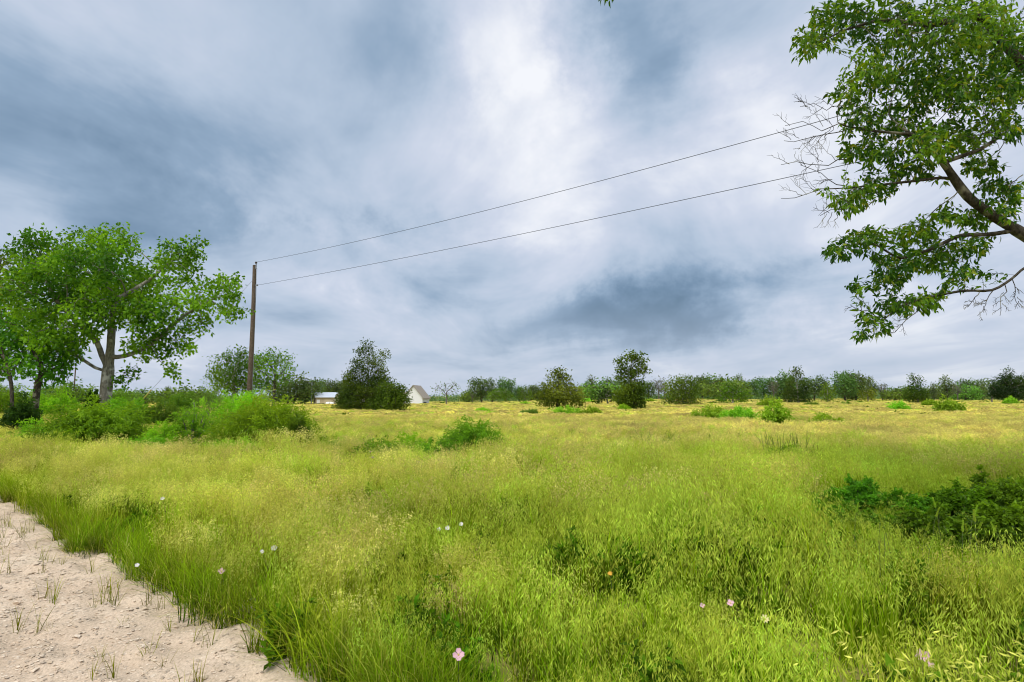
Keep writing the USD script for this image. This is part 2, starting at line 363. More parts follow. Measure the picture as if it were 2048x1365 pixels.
def scatter(name, protos, mats, pos, index, scale, rng, label, cat, tilt=0.0, proto_name='clump', yaw=None):
    """Uncountable ground cover as one PointInstancer."""
    root = free('/World', name)
    pi = UsdGeom.PointInstancer.Define(stage, root)
    tag(pi, label, cat, kind='stuff')
    targets = []
    for k, mb in enumerate(protos):
        p = f'{root}/{proto_name}' + (f'_{k:03d}' if k else '')
        mb.build(proto_name, mats[k], path=p)
        targets.append(Sdf.Path(p))
    pi.CreatePrototypesRel().SetTargets(targets)
    n = len(pos)
    pi.CreatePositionsAttr(Vt.Vec3fArray.FromNumpy(np.asarray(pos, np.float32)))
    pi.CreateProtoIndicesAttr(Vt.IntArray.FromNumpy(np.asarray(index, np.int32)))
    sc = np.asarray(scale, float)
    sc = np.repeat(sc[:, None], 3, 1) if sc.ndim == 1 else sc
    pi.CreateScalesAttr(Vt.Vec3fArray.FromNumpy(sc.astype(np.float32)))
    yaw = rng.uniform(0, 2 * np.pi, n) if yaw is None else yaw
    ax = rng.uniform(0, 2 * np.pi, n); tl = np.abs(rng.normal(0, tilt, n)) if tilt else np.zeros(n)
    qz = np.stack([np.cos(yaw / 2), 0 * yaw, 0 * yaw, np.sin(yaw / 2)], 1)
    qt = np.stack([np.cos(tl / 2), np.cos(ax) * np.sin(tl / 2), np.sin(ax) * np.sin(tl / 2), 0 * ax], 1)
    w1, x1, y1, z1 = qt.T; w2, x2, y2, z2 = qz.T
    q = np.stack([w1 * w2 - x1 * x2 - y1 * y2 - z1 * z2, w1 * x2 + x1 * w2 + y1 * z2 - z1 * y2, w1 * y2 - x1 * z2 + y1 * w2 + z1 * x2, w1 * z2 + x1 * y2 - y1 * x2 + z1 * w2], 1)
    pi.CreateOrientationsAttr(Vt.QuathArray([Gf.Quath(*map(float, r)) for r in q]))
    return pi


road()

# ------------------------------------------------------------------ grass
C = dict(green=(.165, .26, .008), bright=(.265, .395, .012), yellow=(.345, .335, .030), olive=(.085, .095, .010), pale=(.46, .50, .09), straw=(.65, .56, .27), gold=(.54, .445, .145),
         dark=(.026, .062, .004), deep=(.035, .085, .010), rust=(.34, .17, .04), fresh=(.12, .27, .012))


def lerp(a, b, t):
    a, b, t = np.asarray(a, float), np.asarray(b, float), np.asarray(t, float)[..., None]
    return a + (b - a) * t


def blades(mb, n, R, L, w, lean, droop, c0, c1, rng, seg=4, stiff=1.0, cj=0.25, base=None):
    """n grass blades rooted within R: length L (lo, hi), width w, first lean, droop along the length; colour from c0 at the foot to c1 at the tip."""
    az = rng.uniform(0, 2 * np.pi, n)
    rr = R * np.sqrt(rng.random(n)); ra = rng.uniform(0, 2 * np.pi, n)
    b = np.stack([rr * np.cos(ra), rr * np.sin(ra), np.zeros(n) - 0.02], 1) if base is None else base
    Ln = rng.uniform(*L, n)
    th0 = np.abs(rng.normal(0, lean, n)); th1 = th0 + rng.uniform(0.3, 1.0, n) * droop
    k = np.linspace(0, 1, seg + 1)
    th = th0[:, None] + (th1 - th0)[:, None] * k[None, :] ** (1.3 * stiff)
    ds = Ln[:, None] / seg
    hx = np.concatenate([np.zeros((n, 1)), np.cumsum(np.sin(th[:, :-1]) * ds, 1)], 1)
    hz = np.concatenate([np.zeros((n, 1)), np.cumsum(np.cos(th[:, :-1]) * ds, 1)], 1)
    d = np.stack([np.cos(az), np.sin(az), 0 * az], 1)
    tw = az + np.pi / 2 + rng.normal(0, 0.5, n)
    side = np.stack([np.cos(tw), np.sin(tw), 0 * az], 1)
    P = b[:, None] + hx[..., None] * d[:, None] + hz[..., None] * np.array([0, 0, 1.0])
    W = w * rng.uniform(0.6, 1.2, n)[:, None] * (1 - k[None, :] ** 2.2) * 0.5
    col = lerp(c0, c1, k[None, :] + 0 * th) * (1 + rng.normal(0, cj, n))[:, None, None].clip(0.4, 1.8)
    Lf, Rt = P[:, :-1] - side[:, None] * W[:, :-1, None], P[:, :-1] + side[:, None] * W[:, :-1, None]
    V = np.concatenate([np.stack([Lf, Rt], 2).reshape(n, -1, 3), P[:, -1:]], 1)
    Cc = np.concatenate([np.repeat(col[:, :-1], 2, 1), col[:, -1:]], 1)
    m = 2 * seg + 1
    f = []
    for i in range(seg - 1):
        f += [(2 * i, 2 * i + 1, 2 * i + 3), (2 * i, 2 * i + 3, 2 * i + 2)]
    f += [(2 * seg - 2, 2 * seg - 1, 2 * seg)]
    Fc = (np.arange(n)[:, None, None] * m + np.array(f)[None]).reshape(-1, 3)
    mb.add(V.reshape(-1, 3), Fc, Cc.reshape(-1, 3))
    return P, d


def kites(mb, p, axis, normal, ln, wd, col, fold=0.15, bend=0.0):
    """Small leaves: a folded kite (two triangles) from p along axis."""
    n = len(p)
    axis = unit(axis); side = unit(np.cross(axis, normal)); nn = np.cross(side, axis)
    ln, wd = np.broadcast_to(ln, (n,))[:, None], np.broadcast_to(wd, (n,))[:, None]
    mid = p + axis * ln * 0.45
    v = np.stack([p, mid + side * wd / 2 + nn * wd * fold, p + axis * ln - nn * ln * bend, mid - side * wd / 2 + nn * wd * fold], 1)
    f = (np.arange(n)[:, None, None] * 4 + np.array([(0, 2, 1), (0, 3, 2)])[None]).reshape(-1, 3)
    mb.add(v.reshape(-1, 3), f, np.repeat(np.broadcast_to(col, (n, 3)), 4, 0))


def rnd_dir(n, rng, up=0.0):
    d = unit(rng.normal(0, 1, (n, 3)))
    d[:, 2] += up
    return unit(d)


def heads(mb, tips, dirs, n_sp, span, ln, wd, col, rng, droop=0.8, branch=0.05):
    """A loose seed head below each tip: spikelets hung from the top of the stem."""
    m = len(tips)
    k = rng.random((m, n_sp))
    back = -np.stack([dirs[:, 0] * 0.5, dirs[:, 1] * 0.5, 0.85 + 0 * dirs[:, 0]], 1)
    az = rng.uniform(0, 2 * np.pi, (m, n_sp))
    out = np.stack([np.cos(az), np.sin(az), -droop * rng.random((m, n_sp))], -1) * (branch * (0.3 + k))[..., None]
    p = tips[:, None] + back[:, None] * (k * span)[..., None] + out
    ax = out / branch + np.array([0, 0, -droop]) + dirs[:, None] * 0.5 + rng.normal(0, 0.25, (m, n_sp, 3))
    p, ax = p.reshape(-1, 3), ax.reshape(-1, 3)
    c = np.asarray(col) * (1 + rng.normal(0, 0.2, len(p)))[:, None].clip(0.5, 1.6)
    kites(mb, p, ax, rnd_dir(len(p), rng), ln * rng.uniform(.7, 1.3, len(p)), wd, c, 0.25)


def tuft(kind, seed, fat=1.0, big=1.0):
    rng = np.random.default_rng(seed)
    mb = MB()
    B = lambda n, R, *a, **k: blades(mb, int(n * big), R * math.sqrt(big), *a, rng, seg=3, **k)
    w = .0050 * fat
    if kind == 'fine':
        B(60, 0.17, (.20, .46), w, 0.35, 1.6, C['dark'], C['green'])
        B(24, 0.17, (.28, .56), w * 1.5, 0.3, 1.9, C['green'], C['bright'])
        B(10, 0.17, (.15, .40), w, 0.5, 1.5, C['straw'], C['straw'])
    elif kind == 'yellow':
        B(40, 0.18, (.22, .48), w, 0.2, 0.9, C['olive'], C['yellow'])
        P, d = B(20, 0.18, (.46, .74), w * .65, 0.15, 0.4, C['yellow'], C['pale'])
        heads(mb, P[:, -1], d, 14, 0.20, .019 * fat, .0042 * fat, (.56, .54, .16), rng, 0.4, 0.035)
    elif kind == 'brome':
        B(40, 0.18, (.20, .48), w * 1.1, 0.25, 1.1, C['dark'], C['green'])
        B(8, 0.18, (.40, .66), w * 2.0, 0.3, 1.6, C['green'], C['bright'])
        P, d = B(17, 0.18, (.44, .78), w * .65, 0.25, 1.3, C['green'], C['pale'])
        heads(mb, P[:, -1], d, 13, 0.20, (.030 + 0 * seed) * fat, .0048 * fat, (.45, .52, .085), rng, 1.1, 0.05)
    elif kind == 'straw':
        B(28, 0.2, (.20, .46), w, 0.22, 0.9, C['olive'], C['gold'])
        P, d = B(26, 0.2, (.42, .70), w * .65, 0.15, 0.4, C['gold'], C['straw'])
        heads(mb, P[:, -1], d, 12, 0.16, .020 * fat, .0070 * fat, (.60, .53, .24), rng, 0.4, 0.028)
    elif kind == 'bright':
        B(64, 0.18, (.26, .58), w * 1.4, 0.18, 1.0, C['green'], C['bright'])
        P, d = B(12, 0.18, (.50, .70), w * .7, 0.15, 0.6, C['bright'], C['pale'])
        heads(mb, P[:, -1], d, 10, 0.15, .022 * fat, .0045 * fat, (.42, .52, .09), rng, 0.6, 0.03)
    elif kind == 'rim':
        B(50, 0.12, (.32, .62), w * 1.15, 0.5, 1.7, C['dark'], C['bright'])
        B(16, 0.12, (.30, .60), w * 1.0, 0.6, 1.7, C['olive'], C['pale'])
        B(14, 0.14, (.15, .35), w, 0.7, 1.5, C['straw'], C['straw'])
    elif kind == 'sprig':
        B(9, 0.05, (.10, .30), w * .9, 0.45, .9, C['olive'], C['yellow'])
    elif kind == 'weed':
        for _ in range(int(9 * big)):
            P, d = blades(mb, 1, 0.16 * math.sqrt(big), (.22, .48), .006 * fat, 0.3, 0.7, C['deep'], C['green'], rng)
            P = P + 0
            n = 26
            k = rng.uniform(0.25, 1, n); q = P[0]
            pts = np.stack([np.interp(k, np.linspace(0, 1, len(q)), q[:, j]) for j in range(3)], 1)
            ax = rnd_dir(n, rng, 0.3)
            kites(mb, pts, ax, np.array([0, 0, 1.0]) + rnd_dir(n, rng) * .5, rng.uniform(.035, .07, n) * fat, .026 * fat, lerp(C['dark'], C['fresh'], rng.random(n)), 0.12)
    return mb


KINDS = ['fine', 'yellow', 'brome', 'straw', 'bright', 'weed']
RIM = ['rim', 'rim', 'rim', 'sprig', 'sprig', 'sprig']


def zones(x, y, rng):
    """How likely each kind of grass is at a place."""
    t, s = across(x, y), along(x, y)
    n1, n2, n3 = fbm2(x, y, 2.6, 61), fbm2(x, y, 5.0, 77), fbm2(x, y, 9.0, 91)
    st = lambda a, b, v: np.clip((v - a) / (b - a), 0, 1)
    field = st(11.5, 21.0, t + 5 * (n3 - 0.5))
    left = st(1.5, 7.0, s)                                          # the verge turns yellower to the left, along the road
    rim = 1 - st(1.9, 3.0, t)
    p = np.stack([0.75 + 1.0 * rim + 0 * x,
                  (0.15 + 0.95 * left) * (0.4 + 1.2 * st(.4, .65, n1)) * (1 - .8 * rim),
                  (0.25 + 0.85 * (1 - left)) * (0.4 + 1.2 * st(.35, .6, n2)) * (1 - .8 * rim),
                  0.012 + 0.34 * left * st(.45, .65, n2) + .35 * st(.66, .74, n1),
                  (0.40 + 1.1 * st(5.5, 9, t)) * (1 - .75 * left),
                  0.60 * st(.50, .57, fbm2(x, y, 1.1, 15)) + 0.16 * (1 - left)], -1)
    pf = np.stack([0.02 + 0 * x, 0.10 + 0.25 * st(.5, .62, n2), 0.03 + 0 * x, 1.5 + 0 * x, 0.07 + 0.6 * st(.56, .66, n1), 0.02 + 0 * x], -1)
    p = p * (1 - field)[..., None] + pf * field[..., None]
    return p / p.sum(-1, keepdims=True)


def choose(p, rng):
    return (rng.random(len(p))[:, None] > np.cumsum(p, 1)[:, :-1]).sum(1)


CLEAR = [(1640, 6.3, .5, .35), (1695, 6.4, .55, .25), (1800, 6.2, .6, .28), (1900, 6.1, .7, .22), (2020, 6.1, .7, .2), (1930, 6.9, .9, .2), (2060, 6.9, .9, .2), (1700, 7.2, .6, .2), (1850, 5.2, .6, .6), (1960, 5.1, .6, .6),
         (1760, 5.8, .6, .38), (1850, 5.6, .7, .28), (1960, 5.5, .8, .25), (2040, 5.4, .8, .25), (1420, 31, 1.6, .3), (1475, 29, 1.4, .3), (1548, 25.4, 1.2, .2), (1548, 24, 1.2, .4), (1650, 24.4, 1.2, .3), (1132, 37, 1.4, .3), (1183, 36, 1.2, .3), (1060, 38, 1.2, .3),
         (1895, 44, 2, .3), (1796, 50, 1.6, .3), (965, 44, 1.5, .3), (535, 16.5, 2.0, .1), (535, 14.6, 1.6, .6), (190, 17.5, 2.0, .1), (190, 16.0, 2.0, .6), (945, 13.4, .9, .4), (945, 12.4, .9, .75), (760, 12.6, .7, .5), (870, 12.4, .6, .4), (760, 11.5, .9, .5), (870, 11.4, .9, .5), (680, 12.4, .8, .5), (396, 17.5, 1.0, .3), (48, 19, 1.2, .3), (330, 15.6, 1.2, .45), (470, 14.4, 1.2, .5), (640, 14.3, .9, .5), (300, 14.6, 1.2, .5), (1570, 11.6, .8, .6), (1085, 8.6, .5, .6)]


def clearing(x, y):
    """Shorter, thinner grass round the foot of the bushes."""
    k = np.ones_like(x)
    for px, Y, r, low in CLEAR:
        d = np.hypot(x - float(at(px, 793, Y)[0]), y - Y) / r
        k = np.minimum(k, low + (1 - low) * np.clip((d - .7) / .6, 0, 1))
    return k


def grass():
    rng = np.random.default_rng(12)
    # close grass
    n = 5700
    y = np.sqrt(rng.uniform(0.7 ** 2, 14.0 ** 2, n)); x = rng.uniform(-1.08, 1.08, n) * y + rng.uniform(-1.5, 1.5, n)
    t, s = across(x, y), along(x, y)
    keep = (t > edge(s) + rng.exponential(0.10, n) + 0.20) & (rng.random(n) < np.clip(0.45 + 3.5 / (y + .5), 0, 1))
    x, y, t = x[keep], y[keep], t[keep]
    pos = np.stack([x, y, height(x, y)], 1)
    k = choose(zones(x, y, rng), rng)
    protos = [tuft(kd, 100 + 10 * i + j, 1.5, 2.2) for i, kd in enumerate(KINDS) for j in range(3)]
    sc = 0.92 * rng.uniform(0.75, 1.2, len(x)) * (0.62 + 0.38 * np.clip((t - 1.7) / 1.2, 0, 1)) * (0.45 + 1.1 * fbm2(x, y, 1.6, 71, 3))
    k_ = clearing(x, y)
    go = rng.random(len(x)) < (.35 + .65 * k_) * np.clip(.45 + 2.2 * (fbm2(x, y, .9, 19, 3) - .25), .45, 1)
    x, y, pos, k, sc = x[go], y[go], pos[go], k[go], (sc * (.3 + .7 * k_))[go]
    n2 = len(protos)
    protos += [tuft(kd, 180 + i, 1.2) for i, kd in enumerate(RIM)]
    s2 = np.concatenate([rng.uniform(-3, 14, 260), rng.uniform(1.5, 10, 70)]); t2 = np.concatenate([edge(s2[:260]) + .16 + np.abs(rng.normal(0, .22, 260)), edge(s2[260:]) - np.abs(rng.normal(0.1, .45, 70))])
    x2, y2 = RU[0] * s2 + RN[0] * t2, RU[1] * s2 + RN[1] * t2
    pos = np.vstack([pos, np.stack([x2, y2, height(x2, y2)], 1)]); x = np.concatenate([x, x2])
    ki = np.concatenate([k * 3 + rng.integers(0, 3, len(k)), n2 + rng.integers(0, 3, 260), n2 + 3 + rng.integers(0, 3, 70)])
    sc = np.concatenate([sc, rng.uniform(.55, 1.0, 260), rng.uniform(.5, 1.1, 70)])
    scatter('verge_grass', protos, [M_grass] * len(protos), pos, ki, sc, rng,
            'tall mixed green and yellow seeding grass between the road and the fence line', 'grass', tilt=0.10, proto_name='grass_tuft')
    # grass beyond, coarser with distance
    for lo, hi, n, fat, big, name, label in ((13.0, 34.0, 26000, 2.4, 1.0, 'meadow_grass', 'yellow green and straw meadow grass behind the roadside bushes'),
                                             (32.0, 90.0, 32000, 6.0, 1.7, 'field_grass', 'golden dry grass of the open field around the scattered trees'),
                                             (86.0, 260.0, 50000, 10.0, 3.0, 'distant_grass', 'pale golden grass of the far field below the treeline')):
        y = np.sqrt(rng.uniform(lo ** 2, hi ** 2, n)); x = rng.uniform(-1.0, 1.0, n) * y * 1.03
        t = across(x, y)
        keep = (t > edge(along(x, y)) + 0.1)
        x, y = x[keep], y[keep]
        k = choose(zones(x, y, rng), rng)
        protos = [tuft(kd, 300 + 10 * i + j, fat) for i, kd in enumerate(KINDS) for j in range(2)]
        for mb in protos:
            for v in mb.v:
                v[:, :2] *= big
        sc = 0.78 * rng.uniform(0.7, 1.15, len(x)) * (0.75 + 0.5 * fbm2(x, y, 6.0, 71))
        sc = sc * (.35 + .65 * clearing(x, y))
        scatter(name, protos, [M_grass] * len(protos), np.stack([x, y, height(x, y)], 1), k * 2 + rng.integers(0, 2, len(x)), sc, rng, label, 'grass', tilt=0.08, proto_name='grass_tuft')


grass()


# ------------------------------------------------------------------ trees
def colonise(roots, attract, step, kill, infl, iters=140, grav=0.0):
    """Branches that grow into a cloud of points (space colonisation). roots: polylines; returns node points and parents."""
    pts, par = [], []
    for line in roots:
        line = np.asarray(line, float)
        start = -1
        if pts:
            start = int(np.argmin(np.linalg.norm(np.array(pts) - line[0], axis=1)))
        prev = start
        for a, b in zip(line[:-1], line[1:]):
            m = max(1, int(np.linalg.norm(b - a) / step))
            for q in range(0 if (prev == -1) else 1, m + 1):
                if prev == -1 and q == 0:
                    pts.append(a); par.append(-1); prev = len(pts) - 1
                elif q > 0:
                    pts.append(a + (b - a) * q / m); par.append(prev); prev = len(pts) - 1
    pts, par = [np.array(p) for p in pts], list(par)
    A = np.asarray(attract, float)
    tree = None
    for it in range(iters):
        if len(A) == 0:
            break
        P = np.array(pts)
        d, i = cKDTree(P).query(A)
        A, d, i = A[d > kill], d[d > kill], i[d > kill]
        ok = d < infl * (1 + it / 20)
        if len(A) == 0 or not ok.any():
            break
        vec = unit(A[ok] - P[i[ok]])
        acc = np.zeros_like(P); np.add.at(acc, i[ok], vec)
        act = np.unique(i[ok])
        dirs = acc[act]
        nrm = np.linalg.norm(dirs, axis=1)
        dirs = unit(dirs + np.random.default_rng(it).normal(0, 0.18, dirs.shape) * np.maximum(nrm, .3)[:, None] + [0, 0, grav])
        new = P[act] + dirs * step
        dn, _ = cKDTree(P).query(new)
        good = dn > step * 0.35
        if not good.any():
            break
        for q, a in zip(new[good], act[good]):
            pts.append(q); par.append(int(a))
    return np.array(pts), np.array(par)


def limbs(mb, P, par, R, tip=0.006, power=2.4, thin=0.0, base_flare=0.25):
    """Tapered limbs for the nodes; returns how many twig ends each node carries."""
    n = len(P)
    kids = [[] for _ in range(n)]
    for i, p in enumerate(par):
        if p >= 0:
            kids[p].append(i)
    tips = np.zeros(n)
    for i in range(n - 1, -1, -1):
        if not kids[i]:
            tips[i] = 1
        if par[i] >= 0:
            tips[par[i]] += tips[i]
    rad = np.maximum(R * (tips / tips.max()) ** (1 / power), tip)
    seen = set()
    starts = [i for i in range(n) if par[i] < 0]
    while starts:
        i = starts.pop()
        chain = [] if par[i] < 0 else [par[i]]
        first = True
        while True:
            chain.append(i)
            if not kids[i]:
                break
            best = max(kids[i], key=lambda q: tips[q])
            starts += [q for q in kids[i] if q != best]
            i = best
        q = P[chain].copy()
        r = rad[chain].copy()
        if par[chain[0]] >= 0 or len(chain) < n:
            r[0] = min(r[0], r[min(1, len(r) - 1)] * 1.25) if chain[0] != 0 and len(r) > 1 and r[0] > r[1] * 1.3 else r[0]
        if len(q) > 3:
            q[1:-1] = 0.25 * q[:-2] + 0.5 * q[1:-1] + 0.25 * q[2:]
        r = np.minimum.accumulate(r)
        r[-1] *= 0.5
        if r.max() < thin or len(q) < 2:
            continue
        if chain[0] == 0:
            r[0] *= 1 + base_flare; r[min(1, len(r) - 1)] *= 1 + base_flare * 0.4
        tube(mb, q, r, 9 if r.max() > 0.12 else 6 if r.max() > 0.04 else 4 if r.max() > .012 else 3, cap=False)
    return tips, rad


def lobe_points(lobes, n, Y, rng, depth=0.9):
    """Points inside the lobes (pixel x, y, radii in pixels [, depth offset in metres]) of a crown at distance Y."""
    w = np.array([l[2] * l[3] for l in lobes], float)
    idx = rng.choice(len(lobes), n, p=w / w.sum())
    u = rng.normal(0, 1, (n, 3)); u = unit(u) * (rng.random(n) ** (1 / 2.4))[:, None]
    out = np.zeros((n, 3))
    m = Y / F
    for k, l in enumerate(lobes):
        q = idx == k
        c = at(l[0], l[1], Y) + [0, (l[4] if len(l) > 4 else 0.0), 0]
        out[q] = c + u[q] * [l[2] * m, depth * 0.5 * (l[2] + l[3]) * m, l[3] * m]
    return out


def foliage(mb, P, n_per, spread, ln, wd, c0, c1, rng, up=0.5, hang=0.3, clump=1.2):
    """Leaves around the points P, some clumps lighter and some darker in colour."""
    n = len(P) * n_per
    base = np.repeat(P, n_per, 0)
    off = rng.normal(0, 1, (n, 3)) * spread
    p = base + off
    ax = unit(off) * 0.6 + rnd_dir(n, rng) * 0.8 + [0, 0, -hang]
    nm = rnd_dir(n, rng) * 0.9 + [0, 0, up]
    q = np.clip((meshkit.noise(p / clump, 3) - 0.25) * 1.6 + rng.normal(0, 0.22, n), 0, 1)
    kites(mb, p, ax, nm, ln * rng.uniform(0.65, 1.3, n), wd * rng.uniform(0.7, 1.25, n), lerp(c0, c1, q), 0.18, 0.1)


def base_at(px, Y):
    x = float(at(px, 793, Y)[0])
    return np.array([x, Y, float(height(x, Y))])


def crown_tree(name, label, cat, Y, base_px, lobes, n_attr, R, leaf, n_per, spread, cols, trunk=(), step=None, group=None, mbark=None, seed=1, depth=0.9, mleaf=None, twig=4, hang=0.3, thin=0.0, extra=None, clump=None, bare=False, part='crown'):
    """A tree: pixel lobes at distance Y for its crown, pixel polylines for its first limbs."""
    rng = np.random.default_rng(seed)
    o = base_at(base_px, Y)
    m = Y / F
    step = step or 14 * m
    A = lobe_points(lobes, n_attr, Y, rng, depth)
    A = A[A[:, 2] > o[2] + 0.15]
    roots = []
    for k, line in enumerate(trunk):
        q = np.array([at(a[0], a[1], Y) + [0, (a[2] if len(a) > 2 else 0.0), 0] for a in line])
        if k == 0:
            q = np.vstack([o - [0, 0, .1], q])
        roots.append(q)
    if not roots:
        top = A.mean(0)
        roots = [np.array([o - [0, 0, .1], o + (top - o) * [0.3, 0.3, 0.35], o + (top - o) * [0.7, 0.7, 0.7]])]
    P, par = colonise(roots, A, step, step * 0.9, step * 6)
    root = thing(name, label, cat, o, group)
    tb = MB()
    tips, rad = limbs(tb, P, par, R, tip=max(0.004, 0.25 * m), thin=thin, power=1.85)
    tb.build('trunk', mbark or M_bark, root, o, smooth=True)
    if not bare:
        lb = MB()
        ends = P[(tips <= twig) & (P[:, 2] > o[2] + 0.1)]
        foliage(lb, ends, n_per, spread, leaf[0], leaf[1], cols[0], cols[1], rng, hang=hang, clump=clump or 45 * m)
        if extra is not None:
            extra(lb, rng)
        lb.build(part, mleaf or M_leaf, root, o)
    return root


LEAF1 = ((.055, .125, .008), (.25, .39, .020))

crown_tree('broad_tree', 'broad spreading tree with a pale forked trunk left of the wooden pole', 'tree', 28.0, 212,
           [(190, 498, 60, 45), (110, 515, 50, 50, -1), (250, 490, 28, 40), (145, 590, 85, 60, -1.5), (220, 580, 90, 70, 1), (230, 560, 80, 50, -2), (345, 530, 55, 48), (385, 500, 30, 30), (440, 575, 45, 32),
            (462, 622, 38, 20), (395, 610, 55, 42), (330, 640, 62, 48, -1), (300, 695, 50, 32), (345, 742, 16, 24), (372, 690, 28, 18), (75, 640, 55, 45), (160, 675, 75, 35, -1.5), (240, 640, 60, 40, -2), (238, 760, 20, 14), (395, 655, 30, 16), (60, 560, 25, 35), (270, 745, 12, 14)],
           2600, 0.27, (0.19, 0.125), 14, 0.125, LEAF1,
           trunk=[[(213, 775), (217, 740), (221, 700), (224, 655), (226, 610), (215, 560)], [(214, 748), (190, 736), (160, 716), (126, 697), (90, 660)], [(214, 778), (240, 756), (258, 738)],
                  [(218, 735), (203, 712), (196, 685), (186, 650, -1), (150, 600, -1.5)], [(221, 720), (262, 709), (300, 692), (332, 662), (370, 630), (420, 600)], [(224, 660), (255, 610, -1), (300, 560), (345, 520)]],
           step=0.30, seed=11, hang=0.35, clump=1.3)
LEAF2 = ((.060, .155, .010), (.15, .33, .018))
crown_tree('edge_tree', 'leafy tree cut off by the left edge of the picture', 'tree', 31.0, -25,
           [(0, 525, 26, 30), (15, 590, 30, 35), (-30, 540, 50, 50), (-40, 630, 60, 50), (10, 640, 45, 30), (-90, 600, 60, 80)], 900, 0.22, (0.22, 0.13), 8, 0.18, LEAF1,
           trunk=[[(-24, 770), (-20, 700), (-10, 640), (0, 590)], [(-20, 700), (25, 650), (48, 610)]], step=0.34, seed=12, mbark=M_barkdark)
crown_tree('low_leafy_tree', 'low bright leafy tree with a leaning pale trunk left of the broad tree', 'tree', 27.0, 72,
           [(35, 680, 50, 32), (70, 700, 60, 35, 1), (20, 720, 45, 30), (100, 735, 34, 28), (60, 745, 40, 16, 1), (118, 752, 20, 14), (-20, 690, 40, 40), (0, 650, 25, 20)], 1000, 0.14, (0.22, 0.12), 9, 0.17, LEAF2,
           trunk=[[(74, 775), (84, 740), (70, 700), (50, 680)], [(80, 750), (105, 735)]], step=0.28, seed=13, hang=0.4, mbark=M_barkdark)
crown_tree('slim_tree', 'slim pale stemmed sapling at the left edge of the picture', 'tree', 25.5, 30,
           [(5, 740, 30, 20), (-10, 700, 30, 30), (40, 720, 16, 10)], 200, 0.07, (0.2, 0.11), 9, 0.16, LEAF2, trunk=[[(24, 780), (19, 745), (8, 715)]], step=0.28, seed=14, mbark=M_barkdark)

OLIVE = ((.065, .12, .014), (.22, .31, .04))
MID = ((.050, .115, .012), (.155, .27, .024))
CEDAR = ((.042, .09, .012), (.14, .22, .024))
crown_tree('open_tree', 'feathery dark green tree just left behind the wooden pole', 'tree', 62.0, 470,
           [(440, 745, 24, 32), (470, 740, 28, 38), (455, 770, 40, 20), (490, 730, 20, 25), (495, 770, 25, 22)], 520, 0.18, (0.30, 0.15), 20, 0.32, MID, seed=21, step=0.5)
crown_tree('open_tree', 'round open tree with a branching trunk just right behind the wooden pole', 'tree', 58.0, 548,
           [(540, 725, 30, 22), (572, 732, 16, 22), (520, 740, 30, 30), (560, 755, 28, 18), (530, 770, 22, 12)], 520, 0.14, (0.26, 0.14), 14, 0.28, MID, trunk=[[(548, 778), (552, 755), (545, 735)], [(552, 760), (568, 742)], [(549, 768), (532, 748)]], seed=22, step=0.45, mbark=M_barkdark)


def cedar_lobes(px, top, base, half, n=9, ragged=0.25, seed=0, tilt=0.0):
    rng = np.random.default_rng(seed)
    out = []
    for k in np.linspace(0.04, 0.95, n):
        w = half * (0.08 + 0.92 * k ** 0.68)
        y = top + (base - top) * k
        for s_ in (-1, 0, 1):
            out.append((px + s_ * w * 0.6 * rng.uniform(1 - ragged, 1 + ragged) + tilt * (1 - k), y + rng.uniform(-.02, .05) * (base - top), max(1.5, w * 0.42), (base - top) / n * 0.55))
    return out


cl = cedar_lobes(735, 684, 826, 66, 9, 0.3, 3)
crown_tree('cedar_tree', 'dark ragged cedar with a pointed top in front of the white house', 'cedar', 50.0, 735, cl + [(773, 712, 4, 7), (768, 800, 40, 24), (703, 803, 32, 22), (758, 768, 24, 22), (735, 785, 48, 20)], 2600, 0.16, (0.19, 0.085), 34, 0.17, CEDAR, twig=14,
           trunk=[[(735, 800), (737, 760), (735, 720), (731, 690)], [(737, 765), (758, 740), (773, 705)]], step=0.34, seed=23, mbark=M_twig, hang=0.1, clump=1.6)
crown_tree('field_shrub_tree', 'rounded green bushy tree growing against the right side of the ragged cedar', 'bush', 48.5, 785,
           [(786, 796, 28, 28), (776, 780, 18, 14), (800, 790, 16, 18), (770, 812, 35, 14), (806, 808, 14, 16)], 800, 0.1, (0.2, 0.11), 30, 0.2, ((.045, .10, .012), (.13, .23, .020)), seed=24, step=0.36)
crown_tree('bare_tree', 'thin grey nearly leafless tree standing right of the white house', 'tree', 135.0, 893, [(890, 780, 22, 16), (905, 775, 16, 14), (875, 778, 14, 10)], 420, 0.16, (0.5, 0.22), 2, 0.3, OLIVE,
           trunk=[[(893, 790), (890, 775)], [(893, 788), (880, 776), (872, 770)], [(893, 786), (908, 772)]], step=0.8, seed=25, mbark=M_twig, twig=1)
crown_tree('round_tree', 'olive two tiered bushy tree in the middle of the field', 'tree', 56.0, 1113,
           [(1112, 788, 36, 24), (1095, 800, 24, 16), (1135, 792, 28, 22), (1118, 752, 17, 12), (1105, 764, 12, 10), (1128, 768, 14, 12), (1150, 798, 18, 12)], 1100, 0.18, (0.26, 0.13), 22, 0.26, OLIVE,
           trunk=[[(1116, 805), (1117, 780), (1118, 755)]], step=0.4, seed=26, mbark=M_barkdark)
crown_tree('tall_thin_tree', 'tall thin tree with an open spreading top above dark leafy growth', 'tree', 52.0, 1266,
           [(1240, 722, 10, 8), (1262, 715, 12, 9), (1280, 722, 10, 12), (1292, 740, 9, 7), (1248, 742, 14, 10), (1268, 745, 14, 14), (1244, 755, 8, 6), (1265, 775, 24, 16), (1262, 795, 30, 18), (1272, 812, 20, 10), (1240, 790, 14, 12)], 900, 0.14, (0.24, 0.13), 30, 0.2, MID,
           trunk=[[(1267, 800), (1264, 770), (1263, 740), (1262, 715)], [(1264, 765), (1280, 740), (1288, 732)], [(1264, 762), (1246, 735)]], step=0.36, seed=27)
